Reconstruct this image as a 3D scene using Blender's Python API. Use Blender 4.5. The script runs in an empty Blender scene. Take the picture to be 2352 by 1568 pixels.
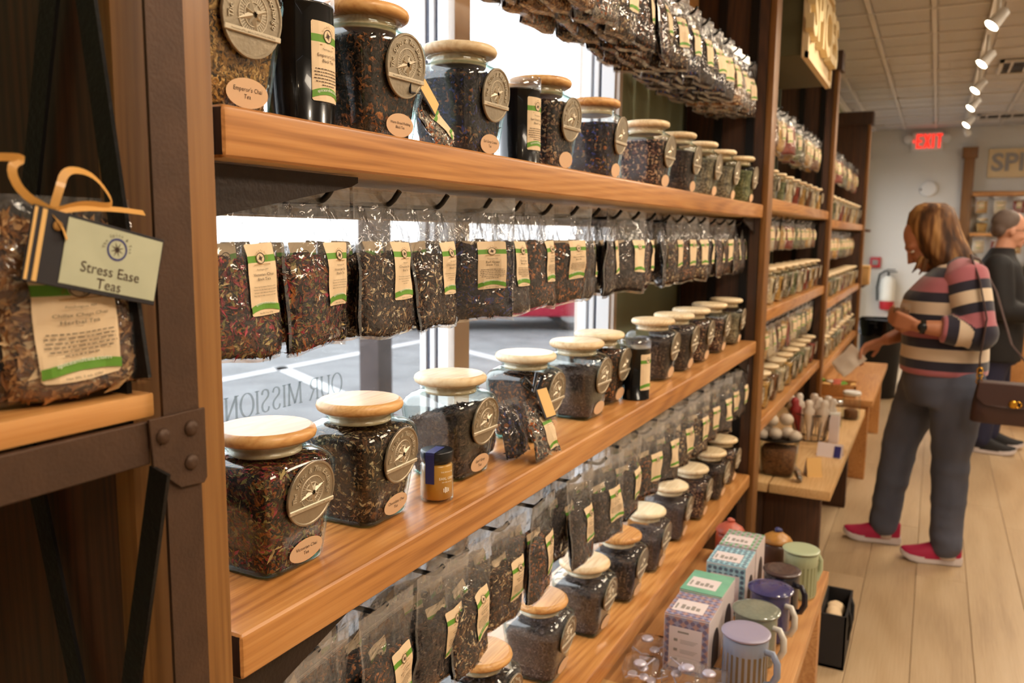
import bpy, bmesh, math, random
from mathutils import Vector, Matrix, noise
sc = bpy.context.scene
COL = sc.collection
R = random.Random(11)
PI = math.pi

# ---------------------------------------------------------------- camera
def make_camera():
    yaw, pitch, roll = 0.4742, 0.1317, 0.0108
    cy, sy, cp, sp = math.cos(yaw), math.sin(yaw), math.cos(pitch), math.sin(pitch)
    w = Vector((-sy * cp, cy * cp, -sp)); r = Vector((cy, sy, 0)); u = r.cross(w)
    cr, sr = math.cos(roll), math.sin(roll)
    r2 = r * cr + u * sr; u2 = u * cr - r * sr
    cd = bpy.data.cameras.new('camera'); co = bpy.data.objects.new('camera', cd); COL.objects.link(co)
    m = Matrix(((r2.x, u2.x, -w.x, 0.5365), (r2.y, u2.y, -w.y, 0.0), (r2.z, u2.z, -w.z, 1.42), (0, 0, 0, 1)))
    co.matrix_world = m
    cd.sensor_width = 22.5; cd.lens = 18.0; cd.clip_start = 0.02; cd.clip_end = 300
    cd.dof.use_dof = True; cd.dof.focus_distance = 0.93; cd.dof.aperture_fstop = 4.5
    sc.camera = co
make_camera()

# ---------------------------------------------------------------- world, lights, exposure
w = bpy.data.worlds.new('sky'); sc.world = w; w.use_nodes = True
bg = w.node_tree.nodes['Background']
bg.inputs[0].default_value = (0.90, 0.95, 1.0, 1); bg.inputs[1].default_value = 5.0
sc.view_settings.view_transform = 'Standard'; sc.view_settings.look = 'None'
sc.view_settings.gamma = 1; sc.view_settings.use_curve_mapping = False
sc.view_settings.exposure = 0.0
cy_ = sc.cycles
cy_.use_adaptive_sampling = True; cy_.adaptive_threshold = 0.11; cy_.adaptive_min_samples = 16; cy_.use_light_tree = False
cy_.max_bounces = 8; cy_.diffuse_bounces = 3; cy_.glossy_bounces = 3; cy_.transmission_bounces = 4
cy_.transparent_max_bounces = 18; cy_.caustics_reflective = False; cy_.caustics_refractive = False
cy_.sample_clamp_indirect = 6.0; cy_.sample_clamp_direct = 0
WARM = (1.0, 0.85, 0.66)
SPOT_W = 25.0
def area_lamp(name, loc, sx, sy, power, color=WARM, rot=(0, 0, 0)):
    l = bpy.data.lights.new(name, 'AREA'); l.shape = 'RECTANGLE'; l.size = sx; l.size_y = sy
    l.energy = power; l.color = color
    o = bpy.data.objects.new(name, l); COL.objects.link(o); o.location = loc; o.rotation_euler = rot
    return o
# fill panels added out of view, flush with the tiles, to brighten the room
FILL_PANELS = [(1.75, 0.2), (1.75, 2.6), (1.75, 5.0), (1.75, 7.4)]
for i, (x, y) in enumerate(FILL_PANELS):
    area_lamp('fill_panel_light', (x, y, 2.585), 0.55, 1.1, 42)

# ---------------------------------------------------------------- colour and material helpers
def lin(v):
    v /= 255.0
    return v / 12.92 if v <= 0.04045 else ((v + 0.055) / 1.055) ** 2.4
def C(r, g, b): return (lin(r), lin(g), lin(b), 1.0)
MATS = {}
def newmat(name):
    m = bpy.data.materials.new(name); m.use_nodes = True; MATS[name] = m
    nt = m.node_tree; nt.nodes.clear()
    out = nt.nodes.new('ShaderNodeOutputMaterial')
    return m, nt, out
def N(nt, t, **kw):
    n = nt.nodes.new(t)
    for k, v in kw.items():
        if k.startswith('i_'):
            n.inputs[k[2:].replace('_', ' ')].default_value = v
        else: setattr(n, k, v)
    return n
def L(nt, a, b): nt.links.new(a, b)
def pbr(name, col, rough=0.5, metal=0.0, spec=0.5, coat=0.0, bump=0.0, bscale=60.0, var=0.0, vscale=8.0, emit=0.0, sheen=0.0, stretch=(1, 1, 1)):
    m, nt, out = newmat(name)
    b = N(nt, 'ShaderNodeBsdfPrincipled')
    b.inputs['Base Color'].default_value = col; b.inputs['Roughness'].default_value = rough
    b.inputs['Metallic'].default_value = metal; b.inputs['Specular IOR Level'].default_value = spec
    b.inputs['Coat Weight'].default_value = coat
    if sheen: b.inputs['Sheen Weight'].default_value = sheen
    if emit:
        b.inputs['Emission Color'].default_value = col; b.inputs['Emission Strength'].default_value = emit
    L(nt, b.outputs[0], out.inputs[0])
    if bump or var:
        tc = N(nt, 'ShaderNodeTexCoord'); mp = N(nt, 'ShaderNodeMapping'); mp.inputs['Scale'].default_value = stretch
        L(nt, tc.outputs['Object'], mp.inputs[0])
        if bump:
            nz = N(nt, 'ShaderNodeTexNoise', i_Scale=bscale, i_Detail=1.0); L(nt, mp.outputs[0], nz.inputs['Vector'])
            bp = N(nt, 'ShaderNodeBump', i_Strength=bump, i_Distance=0.004); L(nt, nz.outputs[0], bp.inputs['Height'])
            L(nt, bp.outputs[0], b.inputs['Normal'])
        if var:
            nv = N(nt, 'ShaderNodeTexNoise', i_Scale=vscale, i_Detail=2.0); L(nt, mp.outputs[0], nv.inputs['Vector'])
            mr = N(nt, 'ShaderNodeMapRange'); mr.inputs[1].default_value = 0.3; mr.inputs[2].default_value = 0.7
            mr.inputs[3].default_value = 1 - var; mr.inputs[4].default_value = 1 + var
            L(nt, nv.outputs[0], mr.inputs[0])
            mx = N(nt, 'ShaderNodeMix', data_type='RGBA', blend_type='MULTIPLY'); mx.inputs[0].default_value = 1
            mx.inputs[6].default_value = col; L(nt, mr.outputs[0], mx.inputs[7])
            L(nt, mx.outputs[2], b.inputs['Base Color'])
    return m
def wood(name, dark, mid, light, axis='Y', rough=0.45, ring=26.0, big=7.0, along=0.55, coat=0.15, seed=0.0, amp=0.07):
    m, nt, out = newmat(name)
    b = N(nt, 'ShaderNodeBsdfPrincipled'); b.inputs['Roughness'].default_value = rough; b.inputs['Coat Weight'].default_value = coat
    b.inputs['Coat Roughness'].default_value = 0.16
    tc = N(nt, 'ShaderNodeTexCoord'); oi = N(nt, 'ShaderNodeObjectInfo')
    ad = N(nt, 'ShaderNodeVectorMath', operation='ADD')
    sc_ = N(nt, 'ShaderNodeVectorMath', operation='SCALE'); sc_.inputs['Scale'].default_value = 7.0
    cb = N(nt, 'ShaderNodeCombineXYZ'); L(nt, oi.outputs['Random'], cb.inputs[0]); L(nt, oi.outputs['Random'], cb.inputs[1]); cb.inputs[2].default_value = seed
    L(nt, cb.outputs[0], sc_.inputs[0]); L(nt, tc.outputs['Object'], ad.inputs[0]); L(nt, sc_.outputs[0], ad.inputs[1])
    def mapped(a, l):
        mp = N(nt, 'ShaderNodeMapping'); s = [a, a, a]; s['XYZ'.index(axis)] = l
        mp.inputs['Scale'].default_value = s; L(nt, ad.outputs[0], mp.inputs[0]); return mp
    n1 = N(nt, 'ShaderNodeTexNoise', i_Scale=1.0, i_Detail=1.0, i_Roughness=0.5); L(nt, mapped(big, along).outputs[0], n1.inputs['Vector'])
    mu = N(nt, 'ShaderNodeMath', operation='MULTIPLY'); mu.inputs[1].default_value = ring * 6.0; L(nt, n1.outputs[0], mu.inputs[0])
    si = N(nt, 'ShaderNodeMath', operation='SINE'); L(nt, mu.outputs[0], si.inputs[0])
    n2 = N(nt, 'ShaderNodeTexNoise', i_Scale=1.0, i_Detail=2.0, i_Roughness=0.65); L(nt, mapped(170, 5).outputs[0], n2.inputs['Vector'])
    n3 = N(nt, 'ShaderNodeTexNoise', i_Scale=1.0, i_Detail=1.0); L(nt, mapped(5, 1.2).outputs[0], n3.inputs['Vector'])
    a1 = N(nt, 'ShaderNodeMath', operation='MULTIPLY_ADD'); a1.inputs[1].default_value = amp; a1.inputs[2].default_value = -0.08; L(nt, si.outputs[0], a1.inputs[0])
    a2 = N(nt, 'ShaderNodeMath', operation='MULTIPLY_ADD'); a2.inputs[1].default_value = 0.55; L(nt, n2.outputs[0], a2.inputs[0]); L(nt, a1.outputs[0], a2.inputs[2])
    a3 = N(nt, 'ShaderNodeMath', operation='MULTIPLY_ADD'); a3.inputs[1].default_value = 0.6; L(nt, n3.outputs[0], a3.inputs[0]); L(nt, a2.outputs[0], a3.inputs[2])
    rp = N(nt, 'ShaderNodeValToRGB'); e = rp.color_ramp.elements
    e[0].position = 0.25; e[0].color = dark; e[1].position = 0.78; e[1].color = light
    k = e.new(0.5); k.color = mid
    L(nt, a3.outputs[0], rp.inputs[0]); L(nt, rp.outputs[0], b.inputs['Base Color'])
    L(nt, b.outputs[0], out.inputs[0])
    return m
def schlick(nt, f0, pw=5.0):
    """mirror share of a thin clear sheet, the same from both sides"""
    lw = N(nt, 'ShaderNodeLayerWeight', i_Blend=0.5)
    p5 = N(nt, 'ShaderNodeMath', operation='POWER'); p5.inputs[1].default_value = pw; L(nt, lw.outputs['Facing'], p5.inputs[0])
    ma = N(nt, 'ShaderNodeMath', operation='MULTIPLY_ADD', use_clamp=True); ma.inputs[1].default_value = 1 - f0; ma.inputs[2].default_value = f0
    L(nt, p5.outputs[0], ma.inputs[0])
    return lw, ma
def film(name, tint=(1, 1, 1, 1), gloss=0.10, haze=0.05, rough=0.04, bump=0.5, bscale=40.0, fres=1.45, hazecol=(0.8, 0.8, 0.8, 1)):
    """thin clear sheet: passes light straight, mirrors by Fresnel, a little haze"""
    m, nt, out = newmat(name)
    tr = N(nt, 'ShaderNodeBsdfTransparent'); tr.inputs[0].default_value = tint
    gl = N(nt, 'ShaderNodeBsdfGlossy'); gl.inputs['Roughness'].default_value = rough
    df = N(nt, 'ShaderNodeBsdfDiffuse'); df.inputs[0].default_value = hazecol
    fr, ad = schlick(nt, ((fres - 1) / (fres + 1)) ** 2 + gloss)
    m1 = N(nt, 'ShaderNodeMixShader'); m1.inputs[0].default_value = haze; L(nt, tr.outputs[0], m1.inputs[1]); L(nt, df.outputs[0], m1.inputs[2])
    m2 = N(nt, 'ShaderNodeMixShader'); L(nt, ad.outputs[0], m2.inputs[0]); L(nt, m1.outputs[0], m2.inputs[1]); L(nt, gl.outputs[0], m2.inputs[2])
    if bump:
        tc = N(nt, 'ShaderNodeTexCoord'); nz = N(nt, 'ShaderNodeTexNoise', i_Scale=bscale, i_Detail=2.0, i_Distortion=0.8)
        L(nt, tc.outputs['Object'], nz.inputs['Vector'])
        bp = N(nt, 'ShaderNodeBump', i_Strength=bump, i_Distance=0.02); L(nt, nz.outputs[0], bp.inputs['Height'])
        L(nt, bp.outputs[0], gl.inputs['Normal']); L(nt, bp.outputs[0], fr.inputs['Normal'])
    L(nt, m2.outputs[0], out.inputs[0])
    return m
def jar_glass(name, edge=(0.45, 0.72, 0.66, 1), face=(0.97, 0.985, 0.98, 1), power=2.2):
    m, nt, out = newmat(name)
    lw = N(nt, 'ShaderNodeLayerWeight', i_Blend=0.5)
    pw = N(nt, 'ShaderNodeMath', operation='POWER'); pw.inputs[1].default_value = power; L(nt, lw.outputs['Facing'], pw.inputs[0])
    mx = N(nt, 'ShaderNodeMix', data_type='RGBA'); mx.inputs[6].default_value = face; mx.inputs[7].default_value = edge; L(nt, pw.outputs[0], mx.inputs[0])
    tr = N(nt, 'ShaderNodeBsdfTransparent'); L(nt, mx.outputs[2], tr.inputs[0])
    gl = N(nt, 'ShaderNodeBsdfGlossy'); gl.inputs['Roughness'].default_value = 0.015
    fr, ad = schlick(nt, 0.05, 4.6)
    ms = N(nt, 'ShaderNodeMixShader'); L(nt, ad.outputs[0], ms.inputs[0]); L(nt, tr.outputs[0], ms.inputs[1]); L(nt, gl.outputs[0], ms.inputs[2])
    L(nt, ms.outputs[0], out.inputs[0])
    return m
def tea(name, cols, scale=230.0, rough=0.75, bump=0.6):
    """loose leaf: cells of the blend's own colours with relief"""
    m, nt, out = newmat(name)
    b = N(nt, 'ShaderNodeBsdfPrincipled'); b.inputs['Roughness'].default_value = rough; b.inputs['Specular IOR Level'].default_value = 0.25
    tc = N(nt, 'ShaderNodeTexCoord'); nz = N(nt, 'ShaderNodeTexNoise', i_Scale=90.0, i_Detail=2.0)
    L(nt, tc.outputs['Object'], nz.inputs['Vector'])
    mxv = N(nt, 'ShaderNodeMix', data_type='VECTOR'); mxv.inputs[0].default_value = 0.014
    L(nt, tc.outputs['Object'], mxv.inputs[4]); L(nt, nz.outputs['Color'], mxv.inputs[5])
    vo = N(nt, 'ShaderNodeTexVoronoi', i_Scale=scale); L(nt, mxv.outputs[1], vo.inputs['Vector'])
    sp = N(nt, 'ShaderNodeSeparateColor'); L(nt, vo.outputs['Color'], sp.inputs[0])
    rp = N(nt, 'ShaderNodeValToRGB'); rp.color_ramp.interpolation = 'CONSTANT'
    e = rp.color_ramp.elements
    tot = sum(p for p, _ in cols); acc = 0.0
    for i, (p, c) in enumerate(cols):
        k = e[0] if i == 0 else (e[1] if i == 1 else e.new(min(0.999, acc / tot)))
        k.position = min(0.999, acc / tot); k.color = c; acc += p
    L(nt, sp.outputs[0], rp.inputs[0]); L(nt, rp.outputs[0], b.inputs['Base Color'])
    bp = N(nt, 'ShaderNodeBump', i_Strength=bump, i_Distance=0.004); bp.invert = True
    L(nt, vo.outputs['Distance'], bp.inputs['Height']); L(nt, bp.outputs[0], b.inputs['Normal'])
    L(nt, b.outputs[0], out.inputs[0])
    return m
def attr_mat(name, attr='col', rough=0.7, spec=0.3):
    m, nt, out = newmat(name)
    b = N(nt, 'ShaderNodeBsdfPrincipled'); b.inputs['Roughness'].default_value = rough; b.inputs['Specular IOR Level'].default_value = spec
    a = N(nt, 'ShaderNodeVertexColor', layer_name=attr); L(nt, a.outputs[0], b.inputs['Base Color'])
    L(nt, b.outputs[0], out.inputs[0]); return m

# ---------------------------------------------------------------- mesh helpers
def bm_new(): return bmesh.new()
def box(bm, x0, x1, y0, y1, z0, z1, mi=0):
    vs = [bm.verts.new((x, y, z)) for z in (z0, z1) for y in (y0, y1) for x in (x0, x1)]
    for f in ((0, 2, 3, 1), (4, 5, 7, 6), (0, 1, 5, 4), (2, 6, 7, 3), (0, 4, 6, 2), (1, 3, 7, 5)):
        bm.faces.new([vs[i] for i in f]).material_index = mi
    return vs
def prism(bm, pts, n, mi=0):
    """extrude the closed polygon pts (3D, planar) by vector n"""
    n = Vector(n); a = [bm.verts.new(p) for p in pts]; b = [bm.verts.new(Vector(p) + n) for p in pts]
    k = len(a)
    fs = [bm.faces.new(a[::-1]), bm.faces.new(b)]
    for i in range(k): fs.append(bm.faces.new((a[i], a[(i + 1) % k], b[(i + 1) % k], b[i])))
    for f in fs: f.material_index = mi
    return fs
def ring_pts(rx, ry, z, n, seg, cx=0.0, cy=0.0):
    out = []
    for i in range(seg):
        t = 2 * PI * (i + 0.5) / seg; c, s = math.cos(t), math.sin(t)
        if n == 2: r = 1.0
        else: r = 1.0 / ((abs(c) ** n + abs(s) ** n) ** (1.0 / n))
        out.append((cx + rx * r * c, cy + ry * r * s, z))
    return out
def loft(bm, rings, cap0=True, cap1=True, mi=0, smooth=True):
    vr = [[bm.verts.new(p) for p in r] for r in rings]
    n = len(vr[0]); fs = []
    for a, b in zip(vr, vr[1:]):
        for i in range(n): fs.append(bm.faces.new((a[i], a[(i + 1) % n], b[(i + 1) % n], b[i])))
    for f in fs: f.smooth = smooth
    if cap0: fs.append(bm.faces.new(vr[0][::-1]))
    if cap1: fs.append(bm.faces.new(vr[-1]))
    for f in fs: f.material_index = mi
    return vr
def lathe(bm, prof, seg=24, cx=0.0, cy=0.0, mi=0, cap0=True, cap1=True):
    return loft(bm, [ring_pts(r, r, z, 2, seg, cx, cy) for r, z in prof], cap0, cap1, mi)
def tube(bm, pts, rad, seg=8, mi=0, flat=None):
    """sweep a circle (or an ellipse with side ratio flat) along pts; rad a number or a list"""
    P = [Vector(p) for p in pts]; n = len(P)
    rads = rad if isinstance(rad, (list, tuple)) else [rad] * n
    T = []
    for i in range(n):
        d = (P[min(i + 1, n - 1)] - P[max(i - 1, 0)]); T.append(d.normalized() if d.length > 1e-9 else Vector((0, 0, 1)))
    up = Vector((0, 0, 1)) if abs(T[0].z) < 0.9 else Vector((1, 0, 0))
    rings = []; a = None
    for i in range(n):
        t = T[i]
        a = (up - t * up.dot(t)).normalized() if a is None else (a - t * a.dot(t)).normalized()
        b = t.cross(a)
        k = flat if flat else 1.0
        rings.append([P[i] + (a * math.cos(2 * PI * j / seg) * k + b * math.sin(2 * PI * j / seg)) * rads[i] for j in range(seg)])
    return loft(bm, rings, mi=mi)
def ball(bm, c, r, seg=10, rings=6, mi=0):
    rx, ry, rz = r if isinstance(r, (list, tuple)) else (r, r, r)
    rs = []
    for i in range(1, rings):
        a = PI * i / rings
        rs.append([(c[0] + rx * math.sin(a) * math.cos(2 * PI * j / seg), c[1] + ry * math.sin(a) * math.sin(2 * PI * j / seg), c[2] - rz * math.cos(a)) for j in range(seg)])
    return loft(bm, rs, mi=mi)
def bevel(bm, w, seg=1):
    bmesh.ops.bevel(bm, geom=list(bm.edges), offset=w, segments=seg, profile=0.6, affect='EDGES', clamp_overlap=True)
def mesh_of(bm, name, smooth_angle=None):
    bmesh.ops.recalc_face_normals(bm, faces=bm.faces)
    me = bpy.data.meshes.new(name); bm.to_mesh(me); bm.free()
    if smooth_angle is not None:
        for p in me.polygons: p.use_smooth = True
        me.set_sharp_from_angle(angle=smooth_angle)
    return me
def obj(name, me, mats=None, parent=None, loc=None, rot=None, kind=None, label=None):
    if isinstance(me, bmesh.types.BMesh): me = mesh_of(me, name)
    if mats is not None and len(me.materials) == 0:
        for m in (mats if isinstance(mats, (list, tuple)) else [mats]): me.materials.append(MATS[m] if isinstance(m, str) else m)
    o = bpy.data.objects.new(name, me); COL.objects.link(o)
    if parent is not None: o.parent = parent
    if loc is not None: o.location = loc
    if rot is not None: o.rotation_euler = rot
    if kind: o['kind'] = kind
    if label: o['label'] = label
    return o
def tag(o, label, cat, group=None, kind=None):
    o['label'] = label; o['category'] = cat
    if group: o['group'] = group
    if kind: o['kind'] = kind
    return o
def thing(name, label, cat, loc=(0, 0, 0), rot=(0, 0, 0), group=None):
    o = bpy.data.objects.new(name, None); COL.objects.link(o)
    o.empty_display_size = 0.05; o.location = loc; o.rotation_euler = rot
    return tag(o, label, cat, group)
def copy_tree(o, parent=None):
    c = o.copy(); COL.objects.link(c)
    c.parent = parent
    for ch in list(o.children): copy_tree(ch, c)
    return c
def plank(name, x0, x1, y0, y1, z0, z1, mat, parent=None, bev=0.004, kind=None, label=None, seg=2):
    c = ((x0 + x1) / 2, (y0 + y1) / 2, (z0 + z1) / 2); bm = bm_new()
    box(bm, x0 - c[0], x1 - c[0], y0 - c[1], y1 - c[1], z0 - c[2], z1 - c[2])
    if bev: bevel(bm, bev, seg)
    return obj(name, mesh_of(bm, name, 0.6), mat, parent, loc=c, kind=kind, label=label)
TXT = {}
def text_mesh(s, size=1.0, align='CENTER', extrude=0.0, bold=0.0, shear=0.0, space=1.0, res=3):
    """plain lettering as a mesh in the XY plane, about its own centre line; returns lists (verts, faces)"""
    key = (s, align, round(extrude / size, 4), round(bold / size, 4), shear, space, res)
    if key not in TXT:
        cu = bpy.data.curves.new('txt', 'FONT'); cu.body = s; cu.size = 1.0; cu.align_x = align; cu.align_y = 'CENTER'
        cu.extrude = extrude / size; cu.offset = bold / size; cu.shear = shear; cu.space_character = space; cu.resolution_u = res
        o = bpy.data.objects.new('txt', cu); COL.objects.link(o)
        dg = bpy.context.evaluated_depsgraph_get(); me = bpy.data.meshes.new_from_object(o.evaluated_get(dg))
        TXT[key] = ([v.co.copy() for v in me.vertices], [tuple(p.vertices) for p in me.polygons])
        bpy.data.meshes.remove(me); bpy.data.objects.remove(o); bpy.data.curves.remove(cu)
    v, f = TXT[key]
    return [p * size for p in v], f
def add_text(bm, s, fn, size, mi=0, **kw):
    """adds lettering to bm; fn maps (x, y, z) of the flat text to 3D"""
    v, f = text_mesh(s, size, **kw)
    if not v: return
    vs = [bm.verts.new(fn(p.x, p.y, p.z)) for p in v]
    for q in f:
        try: bm.faces.new([vs[i] for i in q]).material_index = mi
        except ValueError: pass
# ---------------------------------------------------------------- materials
wood('shelf_wood', C(148, 90, 40), C(192, 130, 68), C(214, 158, 96), 'Y', rough=0.40, coat=0.45)
wood('pale_wood', C(204, 162, 112), C(222, 186, 138), C(234, 204, 160), 'Y', rough=0.55, coat=0.0)
wood('post_wood', C(92, 58, 24), C(128, 84, 38), C(148, 102, 52), 'Z', rough=0.5, big=16.0, along=0.35, ring=22.0, coat=0.05)
wood('walnut', C(38, 22, 12), C(70, 41, 23), C(94, 57, 33), 'Z', rough=0.55, coat=0.05)
wood('walnut_end', C(40, 26, 20), C(62, 40, 30), C(84, 58, 46), 'Z', rough=0.8, coat=0.0)
wood('lid_wood', C(214, 178, 128), C(234, 208, 166), C(244, 226, 192), 'Y', rough=0.55, big=20.0, along=2.0, ring=14.0, coat=0.25)
wood('lid_wood_amber', C(176, 112, 52), C(214, 158, 92), C(232, 184, 120), 'Y', rough=0.5, big=22.0, along=2.0, ring=16.0, coat=0.25)
wood('bench_wood', C(196, 150, 96), C(216, 174, 120), C(226, 190, 138), 'Y', rough=0.5, coat=0.1)
wood('table_wood', C(168, 112, 62), C(196, 140, 84), C(212, 160, 104), 'Y', rough=0.45, coat=0.1)
wood('floor_wood', C(170, 142, 108), C(188, 160, 124), C(200, 174, 140), 'Y', rough=0.42, big=3.0, along=0.4, ring=8.0, coat=0.1)
pbr('black_steel', C(26, 22, 20), 0.45, 0.6, bump=0.1, bscale=300)
pbr('gusset_steel', C(44, 33, 26), 0.5, 0.4, bump=0.15, bscale=200, var=0.15, vscale=12)
pbr('rack_steel', C(76, 53, 37), 0.6, 0.35, bump=0.12, bscale=320, var=0.14, vscale=30)
pbr('strap_steel', C(22, 19, 18), 0.55, 0.4, bump=0.2, bscale=200)
pbr('hook_black', C(16, 15, 16), 0.4, 0.2)
pbr('sage_wall', C(140, 148, 122), 0.8, bump=0.15, bscale=300)
pbr('cream_wall', C(222, 219, 212), 0.8, bump=0.1, bscale=250)
pbr('white_frame', C(236, 238, 240), 0.35)
pbr('beige_frame', C(214, 202, 190), 0.6)
pbr('dark_gasket', C(70, 76, 92), 0.5)
pbr('ceiling_tile', C(204, 202, 202), 0.9, bump=0.5, bscale=500)
pbr('ceiling_grid', C(222, 218, 214), 0.6)
pbr('asphalt', C(88, 89, 90), 0.9, bump=0.4, bscale=30, var=0.22, vscale=2.5)
pbr('paint_white', C(150, 150, 150), 0.8)
pbr('outdoor_timber', C(70, 60, 58), 0.8, var=0.2, vscale=6.0)
pbr('car_red', C(140, 20, 44), 0.35, coat=0.3)
pbr('car_grey', C(80, 88, 84), 0.3, coat=0.3)
pbr('car_glass', C(40, 46, 52), 0.08)
pbr('rubber', C(28, 28, 30), 0.8)
pbr('chrome', C(210, 210, 212), 0.15, 1.0)
film('window_glass', gloss=0.0, haze=0.012, bump=0.0, rough=0.0, fres=1.2, hazecol=(0.9, 0.95, 1, 1))
film('window_letter_grey', tint=(0.55, 0.6, 0.6, 1), gloss=0.0, haze=0.1, bump=0, rough=0.4, hazecol=(0.6, 0.65, 0.65, 1))
film('window_letter_green', tint=(0.72, 0.8, 0.74, 1), gloss=0.0, haze=0.1, bump=0, rough=0.4, hazecol=(0.6, 0.7, 0.62, 1))
pbr('fill_panel_glow', (1.0, 0.78, 0.52, 1), 0.6, emit=1.6)
pbr('white_plastic', C(232, 230, 226), 0.4)
pbr('olive_paint', C(84, 76, 44), 0.7)
pbr('cream_sign', C(232, 206, 160), 0.6)
pbr('sign_letter', C(236, 212, 160), 0.5)
pbr('sign_letter_grey', C(150, 142, 136), 0.5)
pbr('sign_dark', C(40, 34, 34), 0.6)

# ---------------------------------------------------------------- room shell
H = 2.605
YB = 10.3
def structure(o): o['kind'] = 'structure'; return o
# floor: sub-slab plus planks that run down the aisle, each a piece of the floor
floor = structure(plank('floor', -0.42, 4.2, -2.6, YB + 0.2, -0.12, -0.018, 'floor_wood', bev=0))
fl_meshes = {}
for i in range(16):
    x = -0.30 + i * 0.19
    y = 1.9 - (i * 0.73 % 1.6)
    while y < YB:
        ln = [1.5, 1.9, 2.3][(i * 3 + int(y * 2)) % 3]; y1 = min(y + ln, YB)
        key = round(y1 - y, 2)
        if key not in fl_meshes:
            bm = bm_new(); box(bm, -0.0942, 0.0942, -(y1 - y) / 2 + 0.0008, (y1 - y) / 2 - 0.0008, -0.018, 0.0); bevel(bm, 0.0012, 1)
            fl_meshes[key] = mesh_of(bm, 'plank')
        obj('plank', fl_meshes[key], 'floor_wood', floor, loc=(x - 1.89, (y + y1) / 2 - (YB - 2.4) / 2, 0.069))
        y = y1
ceil = structure(plank('ceiling', -0.42, 4.2, -2.6, YB + 0.2, H + 0.012, H + 0.1, 'ceiling_tile', bev=0))
ceil_c = ceil.location.copy()
# ceiling tiles (scored 2 x 4 ft panels) in a raised metal grid
GX = [-0.17 + 0.305 * k for k in range(0, 13)]
def grid_bar(x0, x1, y0, y1):
    c = Vector(((x0 + x1) / 2, (y0 + y1) / 2, H)); bm = bm_new()
    box(bm, x0 - c.x, x1 - c.x, y0 - c.y, y1 - c.y, -0.006, 0.012)
    obj('grid_bar', mesh_of(bm, 'grid_bar'), 'ceiling_grid', ceil, loc=c - ceil_c)
for x in GX: grid_bar(x - 0.012, x + 0.012, 1.5, YB)
ty = [1.9 + 0.61 * k for k in range(15) if 1.9 + 0.61 * k < YB]
for y in ty: grid_bar(-0.3, 3.6, y - 0.010, y + 0.010)
bm = bm_new()
box(bm, -0.134, 0.134, -0.142, 0.142, -0.001, 0.008); bevel(bm, 0.004, 1)
tile_me = mesh_of(bm, 'ceiling_panel')
for x in GX[:8]:
    for y in ty[3:]:
        for k in (0, 1):
            obj('ceiling_panel', tile_me, 'ceiling_tile', ceil, loc=Vector((x + 0.1525, y + 0.1525 + 0.305 * k, H + 0.004)) - ceil_c)
# wall behind the shelves with the shop window in it
XW = -0.30
WY0, WY1, WZ0, WZ1 = 0.44, 2.13, 0.30, 2.40
bm = bm_new()
box(bm, XW - 0.12, XW, -2.6, WY0, 0, H); box(bm, XW - 0.12, XW, WY1 + 0.18, 8.05, 0, H); box(bm, XW - 0.12, XW, 9.95, YB, 0, H); box(bm, XW - 0.12, XW, 8.05, 9.95, 2.25, H)
box(bm, XW - 0.12, XW, WY0, WY1 + 0.18, 0, WZ0); box(bm, XW - 0.12, XW, WY0, WY1 + 0.18, WZ1, H)
wl = structure(obj('wall_left', mesh_of(bm, 'wall_left'), 'sage_wall'))
for nm, a in (('wall_back', (-0.42, 4.2, YB, YB + 0.1)), ('wall_front', (-0.42, 4.2, -2.7, -2.6)), ('wall_right', (4.1, 4.2, -2.6, YB))):
    structure(plank(nm, a[0], a[1], a[2], a[3], 0, H, 'cream_wall', bev=0))
structure(plank('trim_1', XW, XW + 0.03, 3.0, YB, H - 0.07, H - 0.002, 'cream_wall', bev=0.004))
# glazed exit door in the left wall, in the far corner
dr = bpy.data.objects.new('door_1', None); COL.objects.link(dr); dr['kind'] = 'structure'
DY0, DY1, DZ = 8.05, 9.95, 2.25
for y in (DY0, (DY0 + DY1) / 2, DY1): plank('stile', -.40, -.33, y - .05, y + .05, 0, DZ, 'white_frame', dr, bev=.004)
for z in (0.0, 1.0, DZ - .1): plank('rail', -.395, -.335, DY0, DY1, z, z + .1, 'white_frame', dr, bev=.004)
for a, b in ((DY0 + .05, (DY0 + DY1) / 2 - .05), ((DY0 + DY1) / 2 + .05, DY1 - .05)): plank('pane', -.367, -.363, a, b, .1, DZ - .1, 'window_glass', dr, bev=0)
# window frame and panes
win = bpy.data.objects.new('window_1', None); COL.objects.link(win); win['kind'] = 'structure'
for (a, b, x0, x1, m, n) in ((1.500, 1.556, -0.462, -0.446, 'white_frame', 'mullion'), (1.504, 1.556, -0.446, -0.434, 'dark_gasket', 'gasket'), (1.497, 1.556, -0.434, -0.422, 'white_frame', 'mullion'), (1.504, 1.556, -0.422, -0.412, 'dark_gasket', 'gasket'),
                          (1.495, 1.556, -0.412, -0.385, 'white_frame', 'mullion'), (1.492, 1.556, -0.385, -0.368, 'beige_frame', 'mullion_trim'),
                          (2.285, 2.31, -0.425, -0.412, 'beige_frame', 'jamb'), (2.280, 2.31, -0.412, -0.385, 'white_frame', 'jamb'), (2.288, 2.31, -0.385, -0.376, 'dark_gasket', 'gasket'), (2.280, 2.31, -0.376, -0.362, 'white_frame', 'jamb'),
                          (2.288, 2.31, -0.362, -0.352, 'dark_gasket', 'gasket'), (2.278, 2.31, -0.352, -0.312, 'white_frame', 'jamb'), (2.285, 2.31, -0.312, -0.299, 'beige_frame', 'jamb')):
    plank(n, x0, x1, a, b, WZ0, WZ1, m, win, bev=0.001, seg=1)
plank('sill', -0.42, -0.29, WY0, 2.30, WZ0 - 0.03, WZ0 + 0.012, 'white_frame', win)
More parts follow.
